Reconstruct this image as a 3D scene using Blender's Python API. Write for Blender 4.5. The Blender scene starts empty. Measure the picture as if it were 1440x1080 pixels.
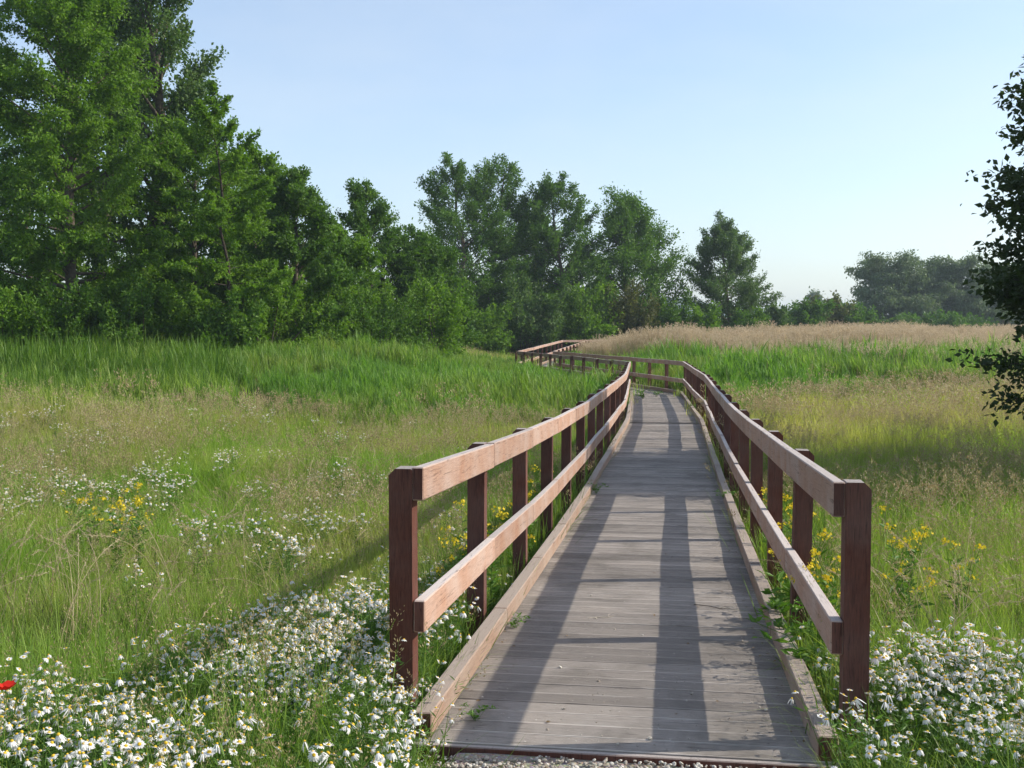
import bpy, math, random
import numpy as np
from mathutils import Vector, Matrix

R = math.radians
PI = math.pi
rng = np.random.default_rng(7)
random.seed(7)
scn = bpy.context.scene
COL = scn.collection

# ------------------------------------------------------------------ camera, sky, sun, exposure
CAM_Z = 1.65
cam_d = bpy.data.cameras.new('camera')
cam_d.lens = 38.75
cam_d.sensor_width = 36.0
cam_d.clip_start = 0.05
cam_d.clip_end = 6000
cam = bpy.data.objects.new('camera', cam_d)
cam.location = (0, 0, CAM_Z)
cam.rotation_euler = (R(90 - 2.77), 0, 0)
COL.objects.link(cam)
scn.camera = cam

SUN_AZ, SUN_EL = R(85.0), R(34.2)
world = bpy.data.worlds.new('World')
scn.world = world
world.use_nodes = True
wn = world.node_tree
bg = wn.nodes['Background']
sky = wn.nodes.new('ShaderNodeTexSky')
sky.sky_type = 'NISHITA'
sky.sun_disc = False
sky.sun_elevation = SUN_EL
sky.sun_rotation = SUN_AZ
sky.altitude = 0
sky.air_density = 1.0
sky.dust_density = 1.2
sky.ozone_density = 2.2
# a thin, even veil of high cloud over the whole sky, with faint wisps
wtc = wn.nodes.new('ShaderNodeTexCoord'); wmap = wn.nodes.new('ShaderNodeMapping'); wmap.inputs['Scale'].default_value = (1.6, 1.6, 5.0)
wno = wn.nodes.new('ShaderNodeTexNoise'); wno.inputs['Scale'].default_value = 2.2; wno.inputs['Detail'].default_value = 7; wno.inputs['Roughness'].default_value = 0.55
wmr = wn.nodes.new('ShaderNodeMapRange'); wmr.inputs[1].default_value = 0.35; wmr.inputs[2].default_value = 0.75; wmr.inputs[3].default_value = 0.14; wmr.inputs[4].default_value = 0.36
wmx = wn.nodes.new('ShaderNodeMix'); wmx.data_type = 'RGBA'; wmx.inputs[7].default_value = (4.1, 4.35, 4.55, 1)
wn.links.new(wtc.outputs['Generated'], wmap.inputs[0]); wn.links.new(wmap.outputs[0], wno.inputs['Vector']); wn.links.new(wno.outputs[0], wmr.inputs[0])
wn.links.new(wmr.outputs[0], wmx.inputs[0]); wn.links.new(sky.outputs[0], wmx.inputs[6])
wn.links.new(wmx.outputs[2], bg.inputs[0])
bg.inputs[1].default_value = 0.15

sun_d = bpy.data.lights.new('sun', 'SUN')
sun_d.energy = 4.0
sun_d.angle = R(0.53)
sun_d.color = (1.0, 0.93, 0.81)
sun = bpy.data.objects.new('sun', sun_d)
sdir = Vector((math.sin(SUN_AZ) * math.cos(SUN_EL), math.cos(SUN_AZ) * math.cos(SUN_EL), math.sin(SUN_EL)))
sun.rotation_euler = sdir.to_track_quat('Z', 'Y').to_euler()
sun.location = (30, 0, 30)
COL.objects.link(sun)

scn.view_settings.view_transform = 'Standard'
scn.view_settings.look = 'None'
scn.view_settings.exposure = 0.58
scn.view_settings.gamma = 1.0
scn.view_settings.use_curve_mapping = False
scn.render.engine = 'CYCLES'
scn.cycles.use_denoising = True
scn.cycles.use_adaptive_sampling = True
scn.cycles.adaptive_threshold = 0.02
scn.cycles.max_bounces = 8
scn.cycles.diffuse_bounces = 3
scn.cycles.glossy_bounces = 2
scn.cycles.transmission_bounces = 4
scn.cycles.transparent_max_bounces = 4
scn.cycles.volume_bounces = 0
scn.cycles.sample_clamp_indirect = 6.0

# ------------------------------------------------------------------ helpers
def tag(o, label=None, cat=None, group=None, kind=None):
    if label: o['label'] = label
    if cat: o['category'] = cat
    if group: o['group'] = group
    if kind: o['kind'] = kind
    return o

def link(name, data, parent=None, loc=None):
    o = bpy.data.objects.new(name, data)
    COL.objects.link(o)
    if parent is not None: o.parent = parent
    if loc is not None: o.location = loc
    return o

def empty(name, loc=(0, 0, 0), rz=0.0):
    o = link(name, None, None, loc)
    o.rotation_euler = (0, 0, rz)
    o.empty_display_size = 0.2
    return o

class MB:
    """Collects faces (polygons of 3 or 4 corners) in numpy blocks and builds one mesh."""
    def __init__(self):
        self.v, self.q, self.t, self.qm, self.tm, self.qt, self.tt = [], [], [], [], [], [], []
        self.n = 0
    def add(self, V, Q=None, T=None, mat=0, tint=0.5):
        V = np.asarray(V, float).reshape(-1, 3)
        if Q is not None and len(Q):
            Q = np.asarray(Q, int).reshape(-1, 4)
            self.q.append(Q + self.n); self.qm.append(np.full(len(Q), mat))
            self.qt.append(np.broadcast_to(np.asarray(tint, float), (len(Q),)) if np.ndim(tint) == 0 or len(np.atleast_1d(tint)) == len(Q) else np.full(len(Q), float(np.mean(tint))))
        if T is not None and len(T):
            T = np.asarray(T, int).reshape(-1, 3)
            self.t.append(T + self.n); self.tm.append(np.full(len(T), mat))
            self.tt.append(np.broadcast_to(np.asarray(tint, float), (len(T),)) if np.ndim(tint) == 0 or len(np.atleast_1d(tint)) == len(T) else np.full(len(T), float(np.mean(tint))))
        self.v.append(V); self.n += len(V)
    def mesh(self, name, mats, smooth=False):
        V = np.concatenate(self.v)
        Q = np.concatenate(self.q) if self.q else np.zeros((0, 4), int)
        T = np.concatenate(self.t) if self.t else np.zeros((0, 3), int)
        mi = np.concatenate(self.qm + self.tm) if (self.qm or self.tm) else np.zeros(0)
        ti = np.concatenate(self.qt + self.tt)
        m = bpy.data.meshes.new(name)
        m.vertices.add(len(V)); m.vertices.foreach_set('co', V.astype(np.float32).ravel())
        loops = np.concatenate([Q.ravel(), T.ravel()]).astype(np.int32)
        m.loops.add(len(loops)); m.loops.foreach_set('vertex_index', loops)
        tot = np.concatenate([np.full(len(Q), 4), np.full(len(T), 3)]).astype(np.int32)
        st = np.concatenate([[0], np.cumsum(tot)[:-1]]).astype(np.int32)
        m.polygons.add(len(tot)); m.polygons.foreach_set('loop_start', st)
        try: m.polygons.foreach_set('loop_total', tot)
        except Exception: pass
        m.polygons.foreach_set('material_index', mi.astype(np.int32))
        m.polygons.foreach_set('use_smooth', np.full(len(tot), bool(smooth)))
        a = m.attributes.new('tint', 'FLOAT', 'FACE'); a.data.foreach_set('value', ti.astype(np.float32))
        for k in mats: m.materials.append(k)
        m.update(); m.validate()
        return m

def norm(a):
    return a / np.maximum(np.linalg.norm(a, axis=-1, keepdims=True), 1e-9)

def tube(mb, P, rad, k=6, mat=0, tint=0.5):
    P = np.asarray(P, float); rad = np.broadcast_to(np.asarray(rad, float), (len(P),))
    d = norm(np.gradient(P, axis=0))
    up = np.array([0.0, 0.0, 1.0]) if abs(d[0, 2]) < 0.9 else np.array([1.0, 0, 0])
    s = norm(np.cross(d, up)); u = np.cross(s, d)
    a = np.arange(k) * 2 * PI / k
    ring = (s[:, None, :] * np.cos(a)[None, :, None] + u[:, None, :] * np.sin(a)[None, :, None]) * rad[:, None, None] + P[:, None, :]
    n = len(P)
    i = np.arange(n - 1)[:, None] * k; j = np.arange(k)[None, :]; j2 = (j + 1) % k
    Q = np.stack([i + j, i + j2, i + k + j2, i + k + j], -1).reshape(-1, 4)
    mb.add(ring.reshape(-1, 3), Q, None, mat, tint)

def box_bev(mb, sx, sy, sz, b=0.004, c=(0, 0, 0), mat=0, endmat=None):
    """box of size sx,sy,sz centred on c with chamfered edges"""
    hx, hy, hz = sx / 2, sy / 2, sz / 2
    V = []; idx = {}
    for ax in range(3):
        for sgn in (-1, 1):
            for p in (-1, 1):
                for q in (-1, 1):
                    h = [hx - b, hy - b, hz - b]; h[ax] += b
                    s = [0, 0, 0]; s[ax] = sgn; o = [i for i in range(3) if i != ax]; s[o[0]] = p; s[o[1]] = q
                    idx[(ax, tuple(s))] = len(V); V.append([c[i] + s[i] * h[i] for i in range(3)])
    Q = []; T = []
    for ax in range(3):
        o = [i for i in range(3) if i != ax]
        for sgn in (-1, 1):
            cs = []
            for p, q in ((-1, -1), (1, -1), (1, 1), (-1, 1)):
                s = [0, 0, 0]; s[ax] = sgn; s[o[0]] = p; s[o[1]] = q; cs.append(idx[(ax, tuple(s))])
            flip = (sgn < 0) ^ (ax == 1)
            Q.append(cs[::-1] if flip else cs)
    for ax in range(3):
        o = [i for i in range(3) if i != ax]
        for p in (-1, 1):
            for q in (-1, 1):
                e = []
                for t in (-1, 1):
                    s = [0, 0, 0]; s[ax] = t; s[o[0]] = p; s[o[1]] = q
                    e.append((idx[(o[0], tuple(s))], idx[(o[1], tuple(s))]))
                Q.append([e[0][0], e[0][1], e[1][1], e[1][0]])
    for s in [(a, b_, c_) for a in (-1, 1) for b_ in (-1, 1) for c_ in (-1, 1)]:
        T.append([idx[(0, s)], idx[(1, s)], idx[(2, s)]])
    mb.add(V, Q, T, mat)
    if endmat is not None: mb.qm[-1] = np.array([endmat, endmat] + [mat] * (len(Q) - 2))

def leaves(mb, P, D, L, W, mat=0, tint=0.5, up=0.6):
    """diamond leaves folded along the midrib: base point P, direction D, length L, width W (arrays)"""
    n = len(P); D = norm(D)
    N = norm(rng.normal(0, 1, (n, 3)) * (1 - up) + np.array([0, 0, 1.0]) * up)
    S = norm(np.cross(D, N)); N = np.cross(S, D)
    L = np.broadcast_to(L, (n,))[:, None]; W = np.broadcast_to(W, (n,))[:, None]
    V = np.stack([P, P + D * L * 0.45 + S * W * 0.5 + N * W * 0.15, P + D * L, P + D * L * 0.45 - S * W * 0.5 + N * W * 0.15], 1)
    Q = np.arange(n * 4).reshape(n, 4)
    mb.add(V.reshape(-1, 3), Q, None, mat, np.broadcast_to(tint, (n,)))

# ------------------------------------------------------------------ materials
def newmat(name):
    m = bpy.data.materials.new(name); m.use_nodes = True
    nt = m.node_tree; nt.nodes.clear()
    out = nt.nodes.new('ShaderNodeOutputMaterial')
    return m, nt, out

def ramp(nt, fac, cols, pos=None):
    r = nt.nodes.new('ShaderNodeValToRGB'); cr = r.color_ramp
    n = len(cols); pos = pos or [i / max(1, n - 1) for i in range(n)]
    while len(cr.elements) < n: cr.elements.new(0.5)
    for e, c, p in zip(cr.elements, cols, pos):
        e.position = p; e.color = (*c, 1)
    nt.links.new(fac, r.inputs[0])
    return r.outputs[0]

def mix(nt, fac, a, b, mode='MIX'):
    m = nt.nodes.new('ShaderNodeMix'); m.data_type = 'RGBA'; m.blend_type = mode
    for s, v in ((m.inputs[0], fac), (m.inputs[6], a), (m.inputs[7], b)):
        if hasattr(v, 'is_output') or isinstance(v, bpy.types.NodeSocket): nt.links.new(v, s)
        elif isinstance(v, (int, float)): s.default_value = v
        else: s.default_value = (*v, 1)
    return m.outputs[2]

def math_n(nt, op, a, b=0.0, clamp=False):
    m = nt.nodes.new('ShaderNodeMath'); m.operation = op; m.use_clamp = clamp
    for s, v in ((m.inputs[0], a), (m.inputs[1], b)):
        if isinstance(v, bpy.types.NodeSocket): nt.links.new(v, s)
        else: s.default_value = v
    return m.outputs[0]

def noise(nt, vec, scale, detail=4, rough=0.55, dist=0.0):
    n = nt.nodes.new('ShaderNodeTexNoise'); n.inputs['Scale'].default_value = scale
    n.inputs['Detail'].default_value = detail; n.inputs['Roughness'].default_value = rough; n.inputs['Distortion'].default_value = dist
    if vec is not None: nt.links.new(vec, n.inputs['Vector'])
    return n.outputs[0]

def attr(nt, name, kind='GEOMETRY'):
    a = nt.nodes.new('ShaderNodeAttribute'); a.attribute_type = kind; a.attribute_name = name
    return a.outputs['Fac']

def leaf_mat(name, cols, cols2=None, trans=0.32, rough=0.5, spec=0.25, boost=(1.35, 1.5, 0.6)):
    """leaf colour varies from leaf to leaf (tint); cols2 is a second palette reached by the per-plant attribute patch"""
    m, nt, out = newmat(name)
    t = attr(nt, 'tint')
    c = ramp(nt, t, cols)
    if cols2:
        c = mix(nt, attr(nt, 'patch', 'INSTANCER'), c, ramp(nt, t, cols2))
    p = nt.nodes.new('ShaderNodeBsdfPrincipled')
    p.inputs['Roughness'].default_value = rough
    p.inputs['Specular IOR Level'].default_value = spec
    nt.links.new(c, p.inputs['Base Color'])
    tr = nt.nodes.new('ShaderNodeBsdfTranslucent')
    nt.links.new(mix(nt, 1.0, c, boost, 'MULTIPLY'), tr.inputs[0])
    ms = nt.nodes.new('ShaderNodeMixShader'); ms.inputs[0].default_value = trans
    nt.links.new(p.outputs[0], ms.inputs[1]); nt.links.new(tr.outputs[0], ms.inputs[2])
    nt.links.new(ms.outputs[0], out.inputs[0])
    return m

def plain_mat(name, col, rough=0.7, spec=0.3, nscale=None, col2=None, bump=0.0, coord='Object'):
    m, nt, out = newmat(name)
    p = nt.nodes.new('ShaderNodeBsdfPrincipled')
    p.inputs['Roughness'].default_value = rough; p.inputs['Specular IOR Level'].default_value = spec
    if nscale:
        tc = nt.nodes.new('ShaderNodeTexCoord')
        n = noise(nt, tc.outputs[coord], nscale, 6, 0.65)
        nt.links.new(ramp(nt, n, [col, col2 or col], [0.3, 0.7]), p.inputs['Base Color'])
        if bump:
            b = nt.nodes.new('ShaderNodeBump'); b.inputs['Strength'].default_value = bump; b.inputs['Distance'].default_value = 0.02
            nt.links.new(n, b.inputs['Height']); nt.links.new(b.outputs[0], p.inputs['Normal'])
    else:
        p.inputs['Base Color'].default_value = (*col, 1)
    nt.links.new(p.outputs[0], out.inputs[0])
    return m

def wood_mat(name, dark, light, grey, grain=(1, 1, 1), greytop=0.6, weather=0.35, rough=0.75, var=0.25, stain=False):
    """grained timber; its upper faces are bleached grey by the weather"""
    m, nt, out = newmat(name)
    tc = nt.nodes.new('ShaderNodeTexCoord')
    oi = nt.nodes.new('ShaderNodeObjectInfo')
    mp = nt.nodes.new('ShaderNodeMapping'); mp.inputs['Scale'].default_value = grain
    add = nt.nodes.new('ShaderNodeVectorMath'); add.operation = 'ADD'
    sc = nt.nodes.new('ShaderNodeVectorMath'); sc.operation = 'SCALE'; sc.inputs[0].default_value = (7.1, 3.3, 5.7)
    nt.links.new(oi.outputs['Random'], sc.inputs['Scale'])
    nt.links.new(tc.outputs['Object'], add.inputs[0]); nt.links.new(sc.outputs[0], add.inputs[1])
    nt.links.new(add.outputs[0], mp.inputs['Vector'])
    g = noise(nt, mp.outputs[0], 22, 6, 0.7, 0.6)
    blot = noise(nt, add.outputs[0], 3.1, 5, 0.6)
    fine = noise(nt, mp.outputs[0], 7, 4, 0.75, 1.0)
    c = ramp(nt, g, [dark, light], [0.28, 0.72])
    geo = nt.nodes.new('ShaderNodeNewGeometry')
    sep = nt.nodes.new('ShaderNodeSeparateXYZ'); nt.links.new(geo.outputs['Normal'], sep.inputs[0])
    topf = math_n(nt, 'MULTIPLY', math_n(nt, 'POWER', math_n(nt, 'MAXIMUM', sep.outputs['Z'], 0.0), 2.0), greytop)
    wea = math_n(nt, 'MULTIPLY', ramp(nt, blot, [(0, 0, 0), (1, 1, 1)], [0.35, 0.68]), weather)
    c = mix(nt, math_n(nt, 'MAXIMUM', topf, wea), c, mix(nt, g, tuple(x * 0.72 for x in grey), grey))
    val = math_n(nt, 'ADD', 1 - var, math_n(nt, 'MULTIPLY', oi.outputs['Random'], 2 * var))
    hs = nt.nodes.new('ShaderNodeHueSaturation'); nt.links.new(c, hs.inputs['Color']); nt.links.new(val, hs.inputs['Value'])
    spots = ramp(nt, fine, [(0.45, 0.43, 0.42), (1, 1, 1)], [0.33, 0.44])
    c = mix(nt, 1.0, hs.outputs[0], spots, 'MULTIPLY')
    if stain:       # damp stains and trodden dirt that run on from board to board
        st = noise(nt, geo.outputs['Position'], 1.7, 7, 0.62, 0.8)
        c = mix(nt, 1.0, c, ramp(nt, st, [(0.72, 0.72, 0.70), (1.05, 1.05, 1.05), (1.15, 1.14, 1.12)], [0.34, 0.50, 0.68]), 'MULTIPLY')
    p = nt.nodes.new('ShaderNodeBsdfPrincipled')
    nt.links.new(c, p.inputs['Base Color'])
    p.inputs['Roughness'].default_value = rough; p.inputs['Specular IOR Level'].default_value = 0.3
    b = nt.nodes.new('ShaderNodeBump'); b.inputs['Strength'].default_value = 0.45; b.inputs['Distance'].default_value = 0.004
    nt.links.new(g, b.inputs['Height']); nt.links.new(b.outputs[0], p.inputs['Normal'])
    nt.links.new(p.outputs[0], out.inputs[0])
    return m

M_post = wood_mat('post_timber', (0.052, 0.015, 0.009), (0.135, 0.044, 0.026), (0.36, 0.32, 0.29), (9, 9, 0.6), 0.9, 0.12)
M_rail = wood_mat('rail_timber', (0.25, 0.13, 0.085), (0.43, 0.25, 0.165), (0.57, 0.51, 0.47), (0.5, 9, 9), 0.9, 0.42, var=0.14)
M_toe = wood_mat('kerb_timber', (0.20, 0.12, 0.082), (0.36, 0.24, 0.17), (0.38, 0.325, 0.275), (0.5, 9, 9), 0.75, 0.6, var=0.14)
M_deck = wood_mat('deck_timber', (0.20, 0.163, 0.137), (0.45, 0.39, 0.34), (0.47, 0.43, 0.385), (0.45, 9, 9), 0.55, 0.7, var=0.26, stain=True)
M_groove = plain_mat('dirty_groove', (0.11, 0.09, 0.075), 0.95, 0.1)
M_screw = plain_mat('screw_steel', (0.10, 0.085, 0.075), 0.6)
M_bark = plain_mat('bark', (0.06, 0.048, 0.035), 0.9, 0.2, 9, (0.14, 0.115, 0.085), 0.6)
M_barkd = plain_mat('dark_bark', (0.03, 0.024, 0.018), 0.9, 0.2, 9, (0.07, 0.055, 0.042), 0.6)

# ------------------------------------------------------------------ terrain
def ground_z(x, y):
    x = np.asarray(x, float); y = np.asarray(y, float)
    z = np.interp(y, [-10, 3.2, 5, 9, 14, 26, 38, 60, 74, 83, 100, 300, 2000], [-0.03, -0.03, -0.16, -0.44, -0.58, -0.62, -0.45, -0.30, -0.22, 0.38, 0.45, 0.3, 0.0])
    z = z - np.clip((x - 4) / 6, 0, 1) * np.interp(y, [74, 83, 100, 300], [0, 0.5, 0.5, 0.3])
    left = np.clip((-x - 0.5) / 8, 0, 1) * np.interp(y, [18, 38, 60, 120], [0, 1.0, 1.1, 0.5])
    z = z + left + 0.05 * np.sin(x * 0.9 + 1.3) * np.sin(y * 0.7) * np.clip((y - 5) / 6, 0, 1)
    return z

def make_ground():
    xs = np.unique(np.concatenate([np.linspace(-1500, -70, 16), np.linspace(-70, -12, 40), np.linspace(-12, 14, 80), np.linspace(14, 70, 40), np.linspace(70, 1500, 16)]))
    ys = np.unique(np.concatenate([np.linspace(-300, -10, 8), np.linspace(-10, 30, 110), np.linspace(30, 100, 50), np.linspace(100, 2000, 16)]))
    X, Y = np.meshgrid(xs, ys); Z = ground_z(X, Y)
    nx, ny = len(xs), len(ys)
    i = (np.arange(ny - 1)[:, None] * nx + np.arange(nx - 1)[None, :])
    Q = np.stack([i, i + 1, i + nx + 1, i + nx], -1).reshape(-1, 4)
    mb = MB(); mb.add(np.stack([X, Y, Z], -1).reshape(-1, 3), Q)
    m, nt, out = newmat('meadow_soil')
    tc = nt.nodes.new('ShaderNodeTexCoord')
    n1 = noise(nt, tc.outputs['Object'], 1.2, 6, 0.65); n2 = noise(nt, tc.outputs['Object'], 18, 5, 0.7)
    c = mix(nt, ramp(nt, n1, [(0, 0, 0), (1, 1, 1)], [0.35, 0.65]), (0.065, 0.085, 0.02), (0.12, 0.115, 0.045))
    c = mix(nt, ramp(nt, n2, [(0, 0, 0), (1, 1, 1)], [0.4, 0.7]), c, (0.035, 0.03, 0.018))
    p = nt.nodes.new('ShaderNodeBsdfPrincipled'); p.inputs['Roughness'].default_value = 0.95; p.inputs['Specular IOR Level'].default_value = 0.1
    nt.links.new(c, p.inputs['Base Color'])
    b = nt.nodes.new('ShaderNodeBump'); b.inputs['Strength'].default_value = 0.8; b.inputs['Distance'].default_value = 0.06
    nt.links.new(n2, b.inputs['Height']); nt.links.new(b.outputs[0], p.inputs['Normal'])
    nt.links.new(p.outputs[0], out.inputs[0])
    tag(link('ground', mb.mesh('ground', [m], True)), 'meadow soil under the grass and reeds', kind='structure')
make_ground()

def make_hills():
    mb = MB(); n = 90
    xs = np.linspace(-1100, 1100, n); prof = []
    h = 20 + 9 * np.sin(xs * 0.006 + 1) + 5 * np.sin(xs * 0.017) + 2.5 * np.sin(xs * 0.05)
    rows = [(900, -1.0 * np.ones(n)), (960, h * 0.65), (1040, h), (1180, h * 0.5), (1250, -1.0 * np.ones(n))]
    V = np.concatenate([np.stack([xs, np.full(n, y) + 20 * np.sin(xs * 0.004), z], -1) for y, z in rows])
    Q = [[r * n + i, r * n + i + 1, (r + 1) * n + i + 1, (r + 1) * n + i] for r in range(len(rows) - 1) for i in range(n - 1)]
    mb.add(V, Q)
    tag(link('hills', mb.mesh('hills', [plain_mat('hill_woods', (0.03, 0.05, 0.02), 0.9, 0.1, 0.05, (0.06, 0.085, 0.035))], True)), 'low wooded hills on the hazy horizon', kind='structure')
make_hills()

# ------------------------------------------------------------------ boardwalk
# centre line of the walk (x, y); a straight run, a slight bend, then a zigzag through the reeds
CL = np.array([(0.42, 4.26), (3.33, 24.0), (4.66, 35.5), (1.15, 54.0), (4.05, 71.0), (12.0, 75.0)])
def deck_z(y):
    return np.interp(y, [4.2, 8.6, 13.0, 17, 24.0, 35.5, 54.0, 71.0, 76.0], [0.0, -0.17, -0.275, -0.325, -0.37, -0.41, -0.42, -0.03, 0.0])

def offset_line(P, o):
    d = norm(np.diff(P, axis=0)); nrm = np.stack([d[:, 1], -d[:, 0]], -1)   # to the right
    out = [P[0] + nrm[0] * o]
    for i in range(1, len(P) - 1):
        b = norm((nrm[i - 1] + nrm[i])[None])[0]
        out.append(P[i] + b * o / max(0.3, float(np.dot(b, nrm[i]))))
    out.append(P[-1] + nrm[-1] * o)
    return np.array(out)

board = tag(empty('boardwalk', (0.42, 4.26, 0)), 'wooden boardwalk with timber railings zigzagging through the meadow into the reeds', 'boardwalk')
OFF = Vector((0.42, 4.26, 0))

def plank_mesh(seed, L=1.74, W=0.1375, T=0.032):
    r = random.Random(seed)
    ng = 10; prof = [(-W / 2, -T), (-W / 2, -0.003), (-W / 2 + 0.003, 0)]
    pitch = (W - 0.012) / ng
    for g in range(ng):
        a = -W / 2 + 0.006 + g * pitch + pitch * 0.3
        dep = 0.0035 + r.random() * 0.001
        prof += [(a, 0), (a + 0.0015, -dep), (a + pitch * 0.45 - 0.0015, -dep), (a + pitch * 0.45, 0)]
    prof += [(W / 2 - 0.003, 0), (W / 2, -0.003), (W / 2, -T)]
    n = len(prof); mb = MB()
    V = [(-L / 2 + r.uniform(-.0, .006), y, z) for y, z in prof] + [(L / 2, y, z) for y, z in prof]
    Q = [[i, i + 1, n + i + 1, n + i][::-1] for i in range(n - 1)] + [[0, n, 2 * n - 1, n - 1][::-1]]
    mb.add(V, Q)
    mb.qm[-1] = np.array([2 if (2 < i < n - 4 and (i - 3) % 4 in (0, 1, 2)) else 0 for i in range(n - 1)] + [0])
    for sx in (-0.6, 0.6):                      # screw heads above the bearers
        for sy in (-0.04, 0.04):
            cx, cy = sx + r.uniform(-.012, .012), sy + r.uniform(-.004, .004)
            mb.add([(cx + 0.0045 * math.cos(a * PI / 3), cy + 0.0045 * math.sin(a * PI / 3), 0.0012) for a in range(6)], [[0, 1, 2, 3], [0, 3, 4, 5]], None, 1)
    return mb.mesh('plank', [M_deck, M_screw, M_groove])

def frame_matrix(p, q):
    """x axis from p to q, z up"""
    x = (q - p).normalized(); y = Vector((0, 0, 1)).cross(x).normalized(); z = x.cross(y)
    return Matrix((x, y, z)).transposed().to_4x4()

def build_deck():
    deck = empty('deck'); deck.parent = board
    meshes = [plank_mesh(s) for s in range(4)]
    pitch = 0.1475; count = 0; rest = MB()
    s0 = pitch / 2
    for k in range(len(CL) - 1):
        a, b = CL[k], CL[k + 1]; L = np.linalg.norm(b - a); d = (b - a) / L
        n = int((L - s0) / pitch) + 1
        for i in range(n):
            s = s0 + i * pitch
            c = a + d * s; y = c[1]
            z = float(deck_z(y)) - 0.004 * k
            sl = (float(deck_z(y + 0.05)) - float(deck_z(y - 0.05))) / 0.1
            fwd = Vector((d[0], d[1], sl)).normalized(); rt = Vector((d[1], -d[0], 0)).normalized()
            up = rt.cross(fwd)
            M = Matrix((rt, fwd, up)).transposed().to_4x4()
            M.translation = Vector((c[0], c[1], z + rng.uniform(-0.0016, 0.0016))) - OFF
            M = M @ Matrix.Rotation(rng.normal(0, 0.0018), 4, 'Z') @ Matrix.Rotation(rng.normal(0, 0.009), 4, 'X')
            M = M @ Matrix.Translation((rng.normal(0, 0.004), 0, 0))
            if count < 300:
                o = link('plank', meshes[int(rng.integers(4))], deck); o.matrix_basis = M
            else:
                box = MB(); box_bev(box, 1.74, 0.143, 0.032, 0.003, (0, 0, -0.016))
                V = np.concatenate(box.v); V = V @ np.array(M.to_3x3()).T + np.array(M.translation)
                rest.add(V, np.concatenate(box.q), np.concatenate(box.t))
            count += 1
        s0 = 0.35
    tag(link('far_planks', rest.mesh('far_planks', [M_deck]), deck), kind='stuff')
    # bearers under the planks and the dark edge board at the entrance
    for side in (-0.6, 0.6):
        P = offset_line(CL, side)
        for k in range(len(P) - 1):
            segs = max(1, int(np.linalg.norm(P[k + 1] - P[k]) / 4))
            for j in range(segs):
                p = P[k] + (P[k + 1] - P[k]) * j / segs; q = P[k] + (P[k + 1] - P[k]) * (j + 1) / segs
                p3 = Vector((p[0], p[1], float(deck_z(p[1])) - 0.11)); q3 = Vector((q[0], q[1], float(deck_z(q[1])) - 0.11))
                mb = MB(); box_bev(mb, (q3 - p3).length - 0.01, 0.08, 0.14, 0.004)
                M = frame_matrix(p3, q3); M.translation = (p3 + q3) / 2 - OFF
                link('bearer', mb.mesh('bearer', [M_post]), deck).matrix_basis = M
    d = (CL[1] - CL[0]); d /= np.linalg.norm(d)
    mb = MB(); box_bev(mb, 1.76, 0.03, 0.12, 0.004)
    M = Matrix((Vector((d[1], -d[0], 0)), Vector((d[0], d[1], 0)), Vector((0, 0, 1)))).transposed().to_4x4()
    M.translation = Vector((CL[0][0] - d[0] * 0.019, CL[0][1] - d[1] * 0.019, -0.066)) - OFF
    link('edge_board', mb.mesh('edge_board', [M_post]), deck).matrix_basis = M
build_deck()

def post_mesh(side, L=1.65, w=0.1, d=0.1):
    """origin at the top of the post; the outer top edge is chamfered; local +x points outwards"""
    b = 0.005; ch = 0.028; mb = MB()
    prof = [(-w / 2, -L), (-w / 2, -b), (-w / 2 + b, 0), (w / 2 - ch, 0), (w / 2, -ch), (w / 2, -L)]
    n = len(prof)
    V = [(x, -d / 2, z) for x, z in prof] + [(x, d / 2, z) for x, z in prof]
    Q = [[i, n + i, n + (i + 1) % n, (i + 1) % n][::-1] for i in range(n)]
    Q += [[0, 1, 4, 5], [n + 5, n + 4, n + 1, n + 0], [1, 2, 3, 4], [n + 4, n + 3, n + 2, n + 1]]
    mb.add(V, Q)
    return mb.mesh('post', [M_post])
PM = post_mesh(1)

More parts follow.
